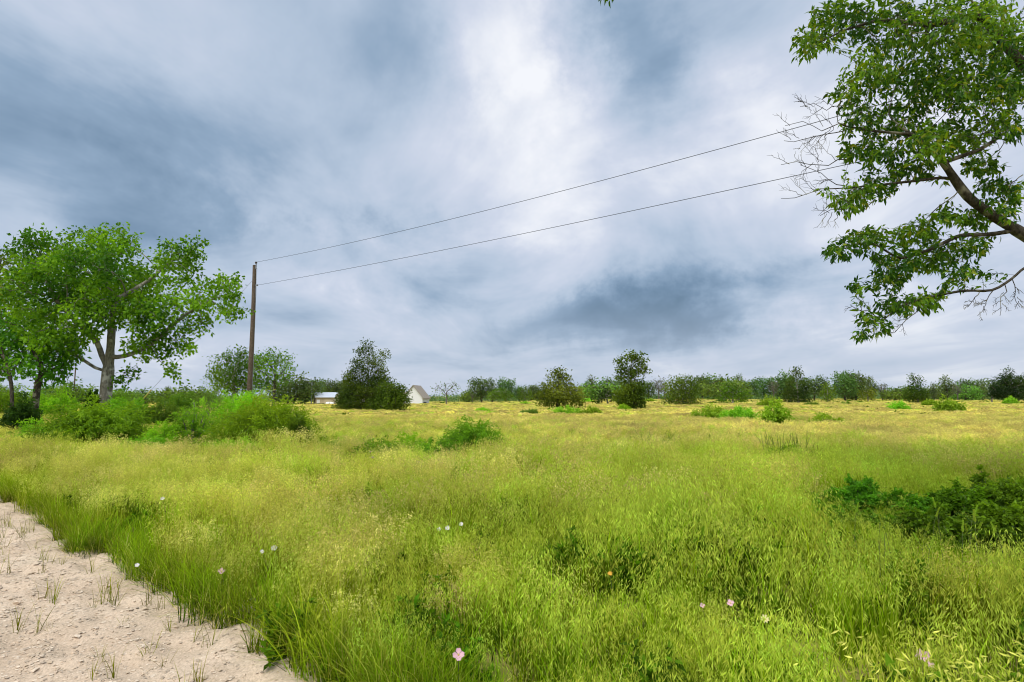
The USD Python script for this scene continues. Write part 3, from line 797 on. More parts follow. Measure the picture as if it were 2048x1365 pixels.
crown_tree('round_shrub', 'rounded olive green bushy tree between the tall thin tree and the dark leafy one', 'bush', 68.0, 1366,
           [(1364, 785, 30, 24), (1355, 768, 22, 14), (1380, 772, 16, 16), (1350, 798, 20, 12), (1375, 800, 22, 12)], 900, 0.14, (0.28, 0.13), 22, 0.3, ((.05, .09, .012), (.15, .21, .03)), seed=28, step=0.45)
crown_tree('dark_tree', 'dark leafy tree just left of the pointed dark cedar in the field', 'tree', 92.0, 1465,
           [(1462, 785, 18, 14), (1480, 790, 18, 12), (1450, 795, 14, 10), (1455, 772, 8, 8)], 520, 0.16, (0.36, 0.18), 22, 0.34, MID, seed=29, step=0.6)
crown_tree('cedar_tree', 'pointed dark cedar standing in the field right of the centre', 'cedar', 88.0, 1597, cedar_lobes(1595, 738, 806, 32, 8, .25, 5, -3), 1000, 0.16, (0.32, 0.14), 30, 0.26, ((.028, .06, .013), (.08, .13, .02)), seed=30, step=0.5, clump=2.5)
crown_tree('spiked_shrub', 'olive round shrub with a thin layered conifer top poking out', 'bush', 105.0, 1834,
           [(1832, 785, 20, 13), (1840, 795, 18, 8), (1820, 792, 14, 9), (1823, 752, 3, 2), (1830, 757, 6, 2.5), (1838, 760, 4, 2), (1845, 766, 5, 2), (1822, 763, 6, 2), (1832, 768, 4, 4)], 620, 0.14, (0.36, 0.16), 30, 0.28, ((.05, .095, .014), (.15, .21, .022)),
           trunk=[[(1835, 790), (1832, 770), (1827, 752)]], seed=31, step=0.55)
crown_tree('cedar_tree', 'wide dark cedar filling the far right end of the treeline', 'cedar', 110.0, 2015, [(2012, 765, 20, 14), (2016, 748, 10, 7), (2030, 772, 26, 18), (2000, 782, 22, 14), (2040, 785, 24, 14), (2022, 788, 34, 10), (1990, 770, 8, 8), (2050, 765, 12, 12)], 1100, 0.25, (0.4, 0.17), 30, 0.36, ((.022, .055, .018), (.065, .12, .026)), seed=32, step=0.62, clump=2.5)
crown_tree('pale_shrub', 'pale green shrub with a bare white stem beside the wide dark cedar', 'bush', 118.0, 1983, [(1982, 778, 12, 12), (1978, 764, 8, 6), (1988, 790, 12, 8)], 200, 0.12, (0.45, 0.2), 9, 0.34, ((.06, .10, .03), (.13, .19, .05)), seed=33, step=0.7, mbark=M_twig)
crown_tree('dark_tree', 'dark green bush left of the tall thin tree', 'bush', 84.0, 1216, [(1212, 788, 16, 12), (1200, 795, 10, 8), (1225, 792, 14, 9)], 300, 0.12, (0.4, 0.2), 12, 0.34, ((.022, .055, .013), (.06, .115, .02)), seed=34, step=0.55)
for px, py, rx, ry, Y, lab, sd in ((1000, 788, 26, 10, 150, 'bright green round bush in front of the dark treeline left of the olive tree', 35), (1050, 786, 13, 14, 150, 'narrow bright green bush next to the olive two tiered tree', 36),
                                   (1655, 786, 11, 17, 125, 'bright yellow green young tree just right of the pointed dark cedar', 37), (1735, 790, 14, 12, 120, 'grey green thin bush under the big rounded treeline trees', 38)):
    crown_tree('bright_bush', lab, 'bush', float(Y), px, [(px, py, rx, ry), (px + rx * .4, py + ry * .4, rx * .7, ry * .6), (px - rx * .3, py + ry * .3, rx * .7, ry * .7)], 260, 0.1, (0.5, 0.24), 13, 0.4,
               ((.07, .14, .018), (.16, .29, .028)) if sd != 38 else OLIVE, seed=sd, step=0.7)


# ------------------------------------------------------------------ the far treeline: a few trees built, then copied
def far_tree_proto(name, label, kind, seed, first):
    """A distant tree about 8 m tall in its own coordinates."""
    rng = np.random.default_rng(seed)
    if kind == 'round':
        lob = [(0, 0, 5.2, 2.6, 2.4), (-1.5, .5, 6.2, 1.8, 1.6), (1.6, -.4, 6.4, 1.7, 1.4), (0.3, 0, 3.2, 3.0, 1.6), (-2.2, 0, 4, 1.5, 1.5), (2.3, .5, 4.2, 1.5, 1.6)]
        cols, n, per = ((.040, .085, .020), (.11, .19, .038)), 420, 12
    elif kind == 'tall':
        lob = [(0, 0, 6.2, 1.5, 2.0), (.9, 0, 4.6, 1.4, 1.6), (-.9, 0, 5.0, 1.4, 1.6), (0, 0, 3.0, 1.9, 1.6)]
        cols, n, per = ((.045, .08, .026), (.13, .19, .055)), 320, 11
    elif kind == 'wide':
        lob = [(0, 0, 4.6, 3.6, 1.7), (-2.6, .6, 4, 2.4, 1.5), (2.8, -.4, 4.2, 2.3, 1.6), (0, 0, 2.4, 4, 1.4), (1, 0, 5.6, 1.8, 1.2)]
        cols, n, per = ((.045, .09, .02), (.12, .20, .04)), 520, 12
    elif kind == 'low':
        lob = [(0, 0, 2.0, 3.2, 1.6), (-2, 0, 2.2, 2, 1.5), (2, 0, 2.4, 1.8, 1.5), (.6, 0, 3.2, 1.3, 1.1)]
        cols, n, per = ((.065, .13, .018), (.17, .28, .034)), 380, 13
    else:
        lob = [(0, 0, 5.5, 2.0, 1.8), (-1.2, 0, 4.2, 1.6, 1.5), (1.3, 0, 4.6, 1.6, 1.6)]
        cols, n, per = ((.05, .06, .035), (.11, .12, .06)), 260, 4
    w = np.array([l[3] ** 2 for l in lob]); idx = rng.choice(len(lob), n, p=w / w.sum())
    u = unit(rng.normal(0, 1, (n, 3))) * (rng.random(n) ** .4)[:, None]
    L = np.array(lob)[idx]
    A = L[:, :3] + u * np.stack([L[:, 3], L[:, 3], L[:, 4]], 1)
    A = A[A[:, 2] > .4]
    P, par = colonise([np.array([(0, 0, -.1), (.1, 0, 1.4), (0, .1, 3.0)])], A, .75, .7, 5)
    root = thing(name, label, 'tree', first[0], 'trees of the far treeline', first[1], first[2])
    tb = MB(); tips, rad = limbs(tb, P, par, .22, tip=.03); tb.build('trunk', M_barkdark if kind != 'thin' else M_twig, root, smooth=True)
    lb = MB(); foliage(lb, P[(tips <= 4) & (P[:, 2] > .4)], per, .42, .55, .30, cols[0], cols[1], rng, hang=.15, clump=2.2)
    lb.build('crown', M_far, root)
    return root


KIND_WORDS = {'round': 'rounded dark green tree', 'tall': 'narrow upright tree', 'wide': 'broad low crowned tree', 'low': 'low bright green tree', 'thin': 'thin greyish tree'}
MARKS = [(-200, 'from the left edge'), (230, 'right of the broad pale trunked tree'), (575, 'right of the wooden pole'), (925, 'right of the thin leafless tree'), (1145, 'right of the olive two tiered tree'),
         (1295, 'right of the tall thin tree'), (1400, 'right of the rounded olive bushy tree'), (1630, 'right of the pointed dark cedar'), (1865, 'right of the spiked olive shrub')]
ORD = ['first', 'second', 'third', 'fourth', 'fifth', 'sixth', 'seventh', 'eighth', 'ninth', 'tenth', 'eleventh', 'twelfth']


def treeline():
    rng = np.random.default_rng(77)
    #      px, top, width factor, kind, distance
    L = [(963, 766, 1, 'round', 176), (985, 760, 1, 'tall', 185), (1012, 768, 1, 'round', 180), (1038, 770, 1, 'round', 178), (1068, 770, 1, 'wide', 190),
         (1165, 768, 1, 'round', 195), (1182, 764, 1, 'tall', 205), (1205, 766, 1, 'low', 170), (1228, 762, 1, 'round', 190), (1296, 762, 1, 'round', 185), (1318, 768, 1, 'thin', 205), (1330, 764, .9, 'thin', 175),
         (1405, 764, 1, 'round', 180), (1430, 758, 1, 'wide', 190), (1452, 766, 1, 'low', 150), (1478, 760, 1, 'tall', 200), (1500, 762, 1, 'round', 185), (1528, 766, 1, 'round', 195), (1548, 762, 1, 'thin', 180), (1570, 760, 1, 'wide', 190),
         (1628, 756, 1, 'round', 180), (1650, 762, 1, 'tall', 195), (1690, 753, 1.1, 'round', 165), (1712, 756, 1, 'wide', 180), (1742, 757, .9, 'tall', 170), (1765, 768, 1, 'thin', 180), (1790, 774, 1, 'low', 175), (1808, 772, 1, 'wide', 210),
         (1868, 766, .8, 'tall', 185), (1884, 774, 1, 'low', 210), (1895, 763, .8, 'tall', 190), (1915, 765, .9, 'thin', 180), (1932, 772, 1, 'low', 190), (1946, 768, 1, 'round', 205), (1966, 768, .9, 'tall', 200), (2075, 766, 1, 'round', 190),
         (588, 765, 1.1, 'wide', 150), (610, 768, 1, 'round', 158), (636, 767, 1, 'round', 205), (655, 769, 1, 'round', 200), (672, 771, 1, 'round', 190), (700, 772, 1, 'wide', 210),
         (945, 778, .8, 'thin', 190), (938, 784, 1, 'low', 200),
         (240, 780, 1.2, 'low', 120), (290, 776, 1, 'low', 150), (335, 772, .6, 'round', 180), (365, 780, 1.2, 'low', 130), (410, 782, 1.2, 'low', 150), (-20, 770, 1.3, 'wide', 120), (150, 778, 1.2, 'low', 130), (100, 775, 1.2, 'low', 140)]
    protos, count = {}, {}
    for px, top, wf, kind, Y in sorted(L):
        o = base_at(px, Y)
        H = float(at(px, top - 2 + rng.uniform(-9, 7), Y)[2]) - o[2]
        tall = {'round': 7.7, 'tall': 8.0, 'wide': 6.6, 'low': 4.2, 'thin': 7.2}[kind]
        s = H / tall
        mark = max(i for i, mk in enumerate(MARKS) if px >= mk[0])
        count[(mark, kind)] = c = count.get((mark, kind), -1) + 1
        label = f"{ORD[c]} {KIND_WORDS[kind]} of the far treeline {MARKS[mark][1]}"
        sc = (s * wf * rng.uniform(1.05, 1.3), s * wf, s)
        rz = float(rng.uniform(0, 360))
        v = int(rng.integers(2))
        key = (kind, v)
        if key not in protos:
            nm = {'round': 'rounded_far_tree', 'tall': 'upright_far_tree', 'wide': 'broad_far_tree', 'low': 'low_far_tree', 'thin': 'thin_far_tree'}[kind]
            protos[key] = far_tree_proto(nm, label, kind, 500 + 7 * len(protos), (o, rz, sc))
        else:
            copy_of(protos[key], label, o, rz, sc)
    # the closed wood behind, too far off to tell its trees apart
    mb = MB()
    n = 5200
    px = np.concatenate([rng.uniform(780, 2150, n // 2), rng.uniform(1140, 2150, n // 4), rng.uniform(-150, 720, n - n // 2 - n // 4)])
    Y = rng.uniform(205, 245, n)
    x = at(px, 793, Y)[:, 0]
    hh = np.maximum(0.6, 0.2 + 7.0 * (fbm2(x, Y * 0 + 3, 16.0, 9, 3) - .18))
    hh = np.where(px < 720, hh * 0.75, hh) * np.where((px > 720) & (px < 940), .5, 1.0) + np.where(px < 940, .6, 0)
    z = height(x, Y) + hh * rng.random(n) ** 0.7
    foliage(mb, np.stack([x, Y, z], 1), 9, 0.55, 0.75, 0.42, (.055, .10, .034), (.15, .225, .075), rng, clump=7.0)
    tag(mb.build('distant_woodland', M_far, origin=(0, 0, 0)), 'dense low belt of woodland closing the horizon behind the field', 'woodland', kind='stuff')


treeline()


# ------------------------------------------------------------------ bushes made of arching shoots
def shrub(name, label, px, py_top, half_px, Y, n_shoots, cols, leaf=(0.075, 0.022), per=34, seed=0, stem=0.007, arch=0.9, cat='shrub', group=None, dens_top=1.0, squash=1.0, base_off=0.0, mleaf=None, ragged=.3):
    rng = np.random.default_rng(seed)
    o = base_at(px, Y)
    m = Y / F
    H, Rr = float(at(px, py_top, Y)[2]) - o[2], half_px * m
    root = thing(name, label, cat, o, group)
    sb, lb = MB(), MB()
    for k in range(n_shoots):
        az = rng.uniform(0, 2 * np.pi)
        rad = Rr * math.sqrt(rng.random()) * 1.02
        top = H * (1 - 0.45 * (rad / Rr) ** 2) * rng.uniform(0.85 - ragged, 1.1)
        d = np.array([math.cos(az), math.sin(az) * squash, 0])
        b = d * rad * rng.uniform(0.1, 0.45)
        q = np.linspace(0, 1, 7)[:, None]
        mid = b + d * rad * 0.25 + [0, 0, top * 1.25]
        end = d * rad + [0, 0, top * (1 - 0.35 * arch * rng.random())] + rng.normal(0, 0.06 * Rr, 3)
        line = (1 - q) ** 2 * b + 2 * q * (1 - q) * mid + q ** 2 * end
        line[:, :2] += np.cumsum(rng.normal(0, 0.02 * Rr, (7, 2)), 0)
        if k % 3 == 0 or n_shoots < 60:
            tube(sb, line, np.linspace(stem, stem * .35, 7) * rng.uniform(.7, 1.4), 3, cap=False)
        t = rng.random(per) ** 0.65
        pts = np.stack([np.interp(t, q[:, 0], line[:, j]) for j in range(3)], 1) + rng.normal(0, 0.045 * Rr, (per, 3))
        tang = unit(line[-1] - line[3])
        ax = tang * 0.7 + rnd_dir(per, rng) * 0.9 + [0, 0, -0.25 * arch]
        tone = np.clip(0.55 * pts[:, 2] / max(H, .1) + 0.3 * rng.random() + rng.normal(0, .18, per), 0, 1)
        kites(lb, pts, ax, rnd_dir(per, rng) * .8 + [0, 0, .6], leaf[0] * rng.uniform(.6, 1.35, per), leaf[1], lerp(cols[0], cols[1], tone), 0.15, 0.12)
    if sb.n:
        sb.build('stem', M_stem if stem < .012 else M_twig, root)
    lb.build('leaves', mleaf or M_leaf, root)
    return root


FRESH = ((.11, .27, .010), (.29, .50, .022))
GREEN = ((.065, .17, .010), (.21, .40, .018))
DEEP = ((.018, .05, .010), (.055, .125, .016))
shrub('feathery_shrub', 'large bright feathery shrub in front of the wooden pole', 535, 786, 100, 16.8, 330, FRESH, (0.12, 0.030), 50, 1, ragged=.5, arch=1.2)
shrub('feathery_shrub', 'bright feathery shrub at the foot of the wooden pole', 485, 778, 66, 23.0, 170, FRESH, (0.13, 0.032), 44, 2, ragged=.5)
shrub('dark_shrub', 'small dark shrub under the right side of the large feathery shrub', 592, 830, 32, 15.4, 100, ((.045, .11, .012), (.14, .25, .02)), (0.085, 0.04), 34, 3)
shrub('open_shrub', 'thin stemmed wispy shrub showing its forked stems left of the large feathery shrub', 396, 800, 52, 17.6, 60, ((.12, .21, .016), (.27, .42, .03)), (0.10, 0.03), 60, 4, stem=.02)
shrub('wispy_shrub', 'pale wispy shrub topping the row of bushes between broad tree and pole', 420, 772, 48, 30.0, 90, ((.12, .18, .04), (.24, .34, .09)), (0.13, 0.028), 30, 5)
shrub('leafy_bush', 'dense dark green bush with drooping leaves below the broad tree', 190, 806, 100, 17.6, 320, GREEN, (0.14, 0.042), 46, 6, ragged=.5, arch=1.3)
shrub('leafy_bush', 'green bush directly at the foot of the pale forked trunk', 255, 795, 62, 23.0, 160, GREEN, (0.15, 0.045), 40, 7)
shrub('leafy_bush', 'rounded green bush right of the pale forked trunk', 325, 800, 46, 23.5, 120, ((.06, .13, .014), (.15, .26, .024)), (0.13, 0.04), 40, 8)
shrub('dark_shrub', 'dark rounded shrub near the left edge under the low leafy tree', 48, 790, 34, 21.0, 150, DEEP, (0.10, 0.045), 40, 9)
shrub('hedge_bush', 'yellow green bush between the dark rounded shrub and the broad tree', 115, 782, 60, 33.0, 120, FRESH, (0.16, 0.05), 36, 10)
shrub('hedge_bush', 'green bush at the far left behind the slim sapling', 10, 770, 50, 36.0, 110, GREEN, (0.18, 0.06), 36, 11)
shrub('hedge_bush', 'distant green bush behind the thin stemmed wispy shrub', 360, 782, 46, 42.0, 90, ((.06, .13, .014), (.15, .26, .024)), (0.20, 0.06), 36, 12)
shrub('hedge_bush', 'distant green bush just left of the guy wire guard', 235, 784, 40, 44.0, 80, ((.07, .14, .014), (.16, .27, .024)), (0.20, 0.06), 36, 13)
shrub('climber', 'dark creeper climbing the left side of the pale forked trunk', 185, 775, 13, 26.5, 60, DEEP, (0.14, 0.09), 34, 14)
shrub('roadside_bush', 'bright green bush rising from the grass in the middle of the fence line', 945, 842, 70, 13.6, 260, ((.08, .19, .012), (.22, .42, .022)), (0.085, 0.028), 40, 15, ragged=.45)
shrub('weed_clump', 'dark leafy weeds behind the pink thistles', 760, 878, 62, 13.2, 150, ((.06, .14, .010), (.20, .36, .020)), (0.06, 0.034), 30, 16, ragged=.5)
shrub('weed_clump', 'leafy weeds between the pink thistles and the bright fence line bush', 870, 880, 50, 12.8, 120, ((.06, .14, .010), (.20, .36, .020)), (0.06, 0.034), 30, 17, ragged=.5)
shrub('weed_clump', 'low leafy weeds right beside the large feathery shrub', 670, 880, 36, 14.5, 80, ((.06, .14, .010), (.20, .36, .020)), (0.06, 0.034), 30, 18, ragged=.5)
shrub('weed_clump', 'bright green weeds at the front of the thin stemmed wispy shrub', 420, 880, 60, 15.5, 110, ((.08, .16, .014), (.18, .31, .026)), (0.09, 0.03), 30, 19)
VINE = ((.018, .06, .006), (.16, .34, .014))
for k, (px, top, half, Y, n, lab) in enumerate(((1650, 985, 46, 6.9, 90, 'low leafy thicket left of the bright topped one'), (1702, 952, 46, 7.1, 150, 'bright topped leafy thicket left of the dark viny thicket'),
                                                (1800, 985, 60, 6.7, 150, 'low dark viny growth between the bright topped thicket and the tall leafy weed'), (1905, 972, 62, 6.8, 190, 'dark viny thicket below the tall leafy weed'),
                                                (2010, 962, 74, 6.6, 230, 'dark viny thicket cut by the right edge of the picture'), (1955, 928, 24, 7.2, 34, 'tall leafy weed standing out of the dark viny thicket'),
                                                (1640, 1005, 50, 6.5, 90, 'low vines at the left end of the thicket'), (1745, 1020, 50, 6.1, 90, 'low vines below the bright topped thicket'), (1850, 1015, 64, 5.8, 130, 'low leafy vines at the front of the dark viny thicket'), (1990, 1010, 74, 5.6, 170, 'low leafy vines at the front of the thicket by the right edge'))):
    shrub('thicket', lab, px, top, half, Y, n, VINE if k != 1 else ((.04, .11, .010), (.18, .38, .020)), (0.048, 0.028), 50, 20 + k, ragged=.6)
for k, (px, top, half, Y, n, lab) in enumerate(((330, 845, 46, 16.8, 110, 'bright weedy growth right of the dense dark green bush'), (300, 872, 60, 15.2, 90, 'low bright weeds in front of the bushes by the pale forked trunk'), (470, 872, 60, 15.0, 100, 'low bright weeds in front of the large feathery shrub'),
                                                (640, 872, 40, 15.0, 80, 'ragged bright weeds right of the large feathery shrub'), (820, 868, 46, 13.8, 90, 'ragged bright weeds behind the row of pink thistles'), (1570, 888, 52, 12.3, 90, 'leafy green growth at the foot of the dark spiky weeds'),
                                                (1000, 875, 40, 13.4, 70, 'ragged weeds right of the bright fence line bush'), (1650, 915, 50, 10.2, 80, 'bright leafy weeds behind the bright topped thicket'), (80, 835, 40, 19.5, 80, 'bright weeds beside the dark rounded shrub'), (1085, 950, 46, 8.9, 60, 'fern like bright weeds in the middle of the verge'))):
    shrub('weed_clump', lab, px, top, half, Y, n, FRESH if k % 2 == 0 else GREEN, (0.075, 0.03), 34, 60 + k, ragged=.6)
fields = [(1060, 820, 24, 39, 'small green shrub in the golden field left of the olive tree'), (1132, 812, 30, 38, 'bright green shrub at the foot of the olive two tiered tree'), (1183, 814, 24, 37, 'green shrub between the olive tree and the tall thin tree'),
          (1248, 810, 14, 50, 'small bright shrub at the foot of the tall thin tree'), (1420, 813, 40, 32, 'wide yellow green shrub below the rounded olive bushy tree'), (1475, 811, 36, 30, 'yellow green shrub left of the tallest bright field shrub'),
          (1548, 804, 32, 26, 'tallest bright green shrub in the golden field below the pointed cedar'), (1536, 794, 22, 62, 'bright green shrub behind the tallest bright field shrub'), (1650, 828, 38, 25, 'low green shrub in the golden field right of the tallest bright one'),
          (1622, 806, 14, 70, 'small green shrub right of the pointed dark cedar'), (1796, 802, 20, 51, 'low green shrub left of the spiked olive shrub'), (1895, 795, 28, 45, 'round twiggy green shrub in the field at the right'),
          (1858, 800, 12, 80, 'small green shrub right below the spiked olive shrub'), (1690, 806, 12, 90, 'small dark shrub under the big rounded treeline trees'), (965, 818, 18, 45, 'low green patch of shrub left of the middle of the field'),
          (1175, 800, 16, 110, 'distant bright green shrub behind the olive tree'), (1300, 800, 12, 110, 'distant bright shrub right behind the tall thin tree'), (1050, 806, 13, 90, 'distant low shrub below the narrow bright bush'), (2020, 796, 12, 100, 'pale bright shrub in front of the wide dark cedar')]
for k, (px, top, half, Y, lab) in enumerate(fields):
    s = 1 + Y / 40
    shrub('field_shrub', lab, px, top, half, float(Y), 90, FRESH if k not in (0, 9, 13) else ((.06, .12, .014), (.16, .27, .026)), (0.10 * s, 0.034 * s), 26, 40 + k, ragged=.45, group='shrubs in the golden field', mleaf=M_far)


def spikes(name, label, px, top, half, Y, n, seed, col=((.06, .12, .010), (.17, .26, .02))):
    """Upright weeds with narrow leaves up each stem."""
    rng = np.random.default_rng(seed)
    o = base_at(px, Y); m = Y / F
    H = float(at(px, top, Y)[2]) - o[2]
    root = thing(name, label, 'weed', o)
    sb, lb = MB(), MB()
    for k in range(n * 2):
        b = np.array([rng.uniform(-1, 1) * half * m, rng.uniform(-.6, .6) * half * m, -.03]); h = H * rng.uniform(.55, 1.05)
        lean = rng.normal(0, .2, 2) * h
        e = b + [lean[0], lean[1], h]
        tube(sb, [b, b * .5 + e * .5 - [lean[0] * .15, 0, 0], e], [.006, .005, .003], 3, cap=False)
        t = np.linspace(.15, 1, 34); p = b + (e - b) * t[:, None]; az = t * 40 + rng.uniform(0, 6)
        ax = np.stack([np.cos(az), np.sin(az), 1.1 + t * .9], 1)
        kites(lb, p, ax, [0, 0, 1.0] + rnd_dir(34, rng) * .3, .075 * (1.15 - .75 * t), .013, lerp(col[0], col[1], np.clip(t + rng.normal(0, .2, 34), 0, 1)), .1, .1)
    sb.build('stem', M_stem, root); lb.build('leaves', M_leaf, root)


spikes('spiky_weed_clump', 'dark upright spiky weeds sticking up before the golden field', 1565, 862, 46, 12.5, 17, 1)
spikes('spiky_weed_clump', 'small group of upright weeds left of the larger spiky weeds', 1308, 858, 24, 15.0, 9, 2)
spikes('spiky_weed_clump', 'thin upright weeds right of the larger spiky weeds', 1660, 885, 40, 11.5, 9, 3)


def long_tuft(label, px, Y, L, n, seed, c=('green', 'pale')):
    rng = np.random.default_rng(seed)
    o = base_at(px, Y); mb = MB()
    blades(mb, int(n * 1.5), .15, (L * .55, L), .0085, .38, 1.9, C[c[0]], C[c[1]], rng, seg=8)
    m = mb.build('grass_tussock', M_grass, thing('arching_tussock', label, 'grass tussock', o), path=None)


long_tuft('long pale arching grass blades right of the middle of the verge', 1272, 8.6, 1.0, 40, 1, ('bright', 'pale'))
long_tuft('long arching grass tussock left of the leafy thicket', 1405, 8.8, 1.15, 46, 2, ('green', 'pale'))
long_tuft('arching green tussock at the stony road edge, bottom left of the middle', 405, 4.75, .62, 70, 3, ('green', 'bright'))
long_tuft('large arching tussock spilling over the road edge at the bottom', 650, 3.6, .66, 80, 4, ('green', 'yellow'))
long_tuft('pale arching tussock at the bottom edge right of the road', 760, 3.25, .6, 70, 5, ('green', 'pale'))


# foxtails before the dark thicket
def foxtails():
    rng = np.random.default_rng(6)
    for k in range(26):
        px, Y = rng.uniform(1590, 2040), rng.uniform(4.3, 5.3)
        o = base_at(px, Y); h = rng.uniform(.36, .62)
        if k == 0:
            root = thing('foxtail_plant', 'green foxtail seed head standing before the dark thicket', 'foxtail', o, 'foxtails before the dark thicket', rng.uniform(0, 360), (1, 1, h / .8))
            sb, hb = MB(), MB()
            line = np.array([(0, 0, 0), (.01, 0, .35), (.035, 0, .65), (.055, 0, .72)]); tube(sb, line, [.0025, .0022, .002, .002], 3, cap=False)
            n = 150; t = rng.random(n); a = rng.uniform(0, 6.28, n)
            p = np.stack([.05 + .03 * t, 0 * t, .70 + .12 * t], 1)
            ax = np.stack([np.cos(a) * .42 + .2, np.sin(a) * .42, .9 + 0 * a], 1)
            kites(hb, p, ax, rnd_dir(n, rng), .026 * (1.1 - .5 * t), .0035, lerp((.26, .38, .04), (.44, .54, .09), rng.random(n)))
            blades(hb, 4, .02, (.3, .5), .009, .3, 1.1, C['dark'], C['green'], rng)
            sb.build('stem', M_stem, root); hb.build('seed_head', M_grass, root)
            first = root
        else:
            copy_of(first, 'green foxtail seed head standing before the dark thicket', o, rng.uniform(0, 360), (1, 1, h / .8))


foxtails()


# ------------------------------------------------------------------ flowers
def flower(label, px, py, Y, kind, size, tilt=0.5, seed=0):
    rng = np.random.default_rng(seed)
    c = at(px, py, Y * .92)
    o = np.array([c[0] + rng.uniform(-.05, .05), c[1] + .06, float(height(c[0], c[1]))])
    root = thing({'pink': 'pink_flower', 'white': 'white_flower', 'thistle': 'thistle_flower', 'yellow': 'yellow_flower', 'orange': 'orange_flower'}[kind], label, 'flower', o)
    sb = MB(); tube(sb, [o * 0, (c - o) * .5 + [.02, 0, .02], c - o], [.003, .0025, .002], 4, cap=False)
    sb.build('stem', M_stem, root)
    toward = unit(np.array([EYE[0] - c[0], EYE[1] - c[1], 0])) * tilt + [0, 0, .75]
    N = unit(toward); U = unit(np.cross(N, [1, .2, 0])); W = np.cross(N, U)
    pb, cb = MB(), MB()
    if kind == 'thistle':
        n = 130
        d = unit(rng.normal(0, 1, (n, 3))); d[:, 2] = np.abs(d[:, 2]) * .8 + .1
        kites(pb, np.repeat((c - o)[None], n, 0) + d * size * .25, d, rnd_dir(n, rng), size, size * .16, lerp((.50, .22, .42), (.78, .52, .70), rng.random(n)))
        s = trimesh.creation.icosphere(1, size * .55); s.vertices += c - o - [0, 0, size * .35]; cb.tm(s, (.09, .14, .04))
        cb.build('bud', M_leaf, root); pb.build('petals', M_petal, root)
        return
    col = {'pink': (.80, .47, .56), 'white': (.80, .76, .74), 'yellow': (.82, .72, .36), 'orange': (.78, .42, .05)}[kind]
    n = 4 if kind == 'pink' else 5 if kind == 'white' else 8
    for k in range(n):
        a = k * 2 * math.pi / n + rng.uniform(-.1, .1)
        d = U * math.cos(a) + W * math.sin(a); s_ = np.cross(N, d)
        wd = size * (1.0 if n < 6 else .5)
        base = c - o
        v = [base, base + d * size * .55 + s_ * wd * .5 + N * size * .22, base + d * size + s_ * wd * .28 + N * size * .30, base + d * size * .95 + N * size * .25, base + d * size - s_ * wd * .28 + N * size * .30, base + d * size * .55 - s_ * wd * .5 + N * size * .22, base + d * size * .55 + N * size * .12]
        m = MB().add(v, [(0, 1, 6), (1, 2, 6), (2, 3, 6), (3, 4, 6), (4, 5, 6), (5, 0, 6)], np.array([np.array(col) * q for q in (1.1, .95, .9, .9, .9, .95, 1.05)]))
        m.build('petal', M_petal, root)
    s = trimesh.creation.icosphere(1, size * .18); s.vertices += c - o + N * size * .1
    cb.tm(s, (.70, .62, .15)); cb.build('flower_centre', M_petal, root)


flower('larger pink flower near the bottom right corner', 1846, 1313, 3.35, 'pink', .034, .9, 1)
flower('small pink flower just below the larger pink one', 1862, 1331, 3.3, 'pink', .016, .6, 2)
flower('pale pink flower at the bottom middle beside the road verge', 917, 1310, 3.3, 'pink', .030, 1.0, 3)
flower('pink flower left of the cream flower in the right foreground', 1461, 1207, 3.9, 'pink', .022, .7, 4)
flower('leftmost small pink flower of the right foreground', 1405, 1212, 3.9, 'pink', .016, .7, 5)
flower('cream yellow flower in the right foreground grass', 1530, 1239, 3.7, 'yellow', .026, .7, 6)
flower('orange flower in the middle foreground grass', 1220, 1148, 4.4, 'orange', .018, .6, 7)
flower('pale pink flower near the road edge, left foreground', 443, 1143, 5.0, 'pink', .026, .8, 8)
flower('small white flower in the middle of the verge, left of its two neighbours', 878, 1059, 6.2, 'white', .022, .8, 9)
flower('white flower in the middle of the verge, centre of three', 895, 1057, 6.2, 'white', .026, .8, 10)
flower('white flower in the middle of the verge, right of three', 922, 1049, 6.3, 'white', .022, .8, 11)
flower('whitish flower of the left verge, right of a near twin', 548, 1097, 5.6, 'white', .026, .8, 12)
flower('whitish flower of the left verge, lower left of a near twin', 524, 1104, 5.5, 'white', .018, .8, 13)
flower('tiny white flower by the road edge tussock', 274, 1131, 5.4, 'white', .018, .8, 14)
flower('whitish flower high in the left verge', 325, 998, 7.6, 'white', .024, .8, 15)
flower('largest pink thistle in front of the dark leafy weeds', 744, 917, 11.0, 'thistle', .042, .5, 16)
flower('pink thistle at the right of the dark leafy weeds', 836, 926, 10.8, 'thistle', .038, .5, 17)
flower('pale thistle between the two larger pink thistles', 787, 919, 11.0, 'thistle', .030, .5, 18)
flower('small pink thistle low at the right of the thistle group', 864, 941, 10.5, 'thistle', .026, .5, 19)
flower('small pale thistle above the largest pink thistle', 741, 905, 11.3, 'thistle', .024, .5, 20)


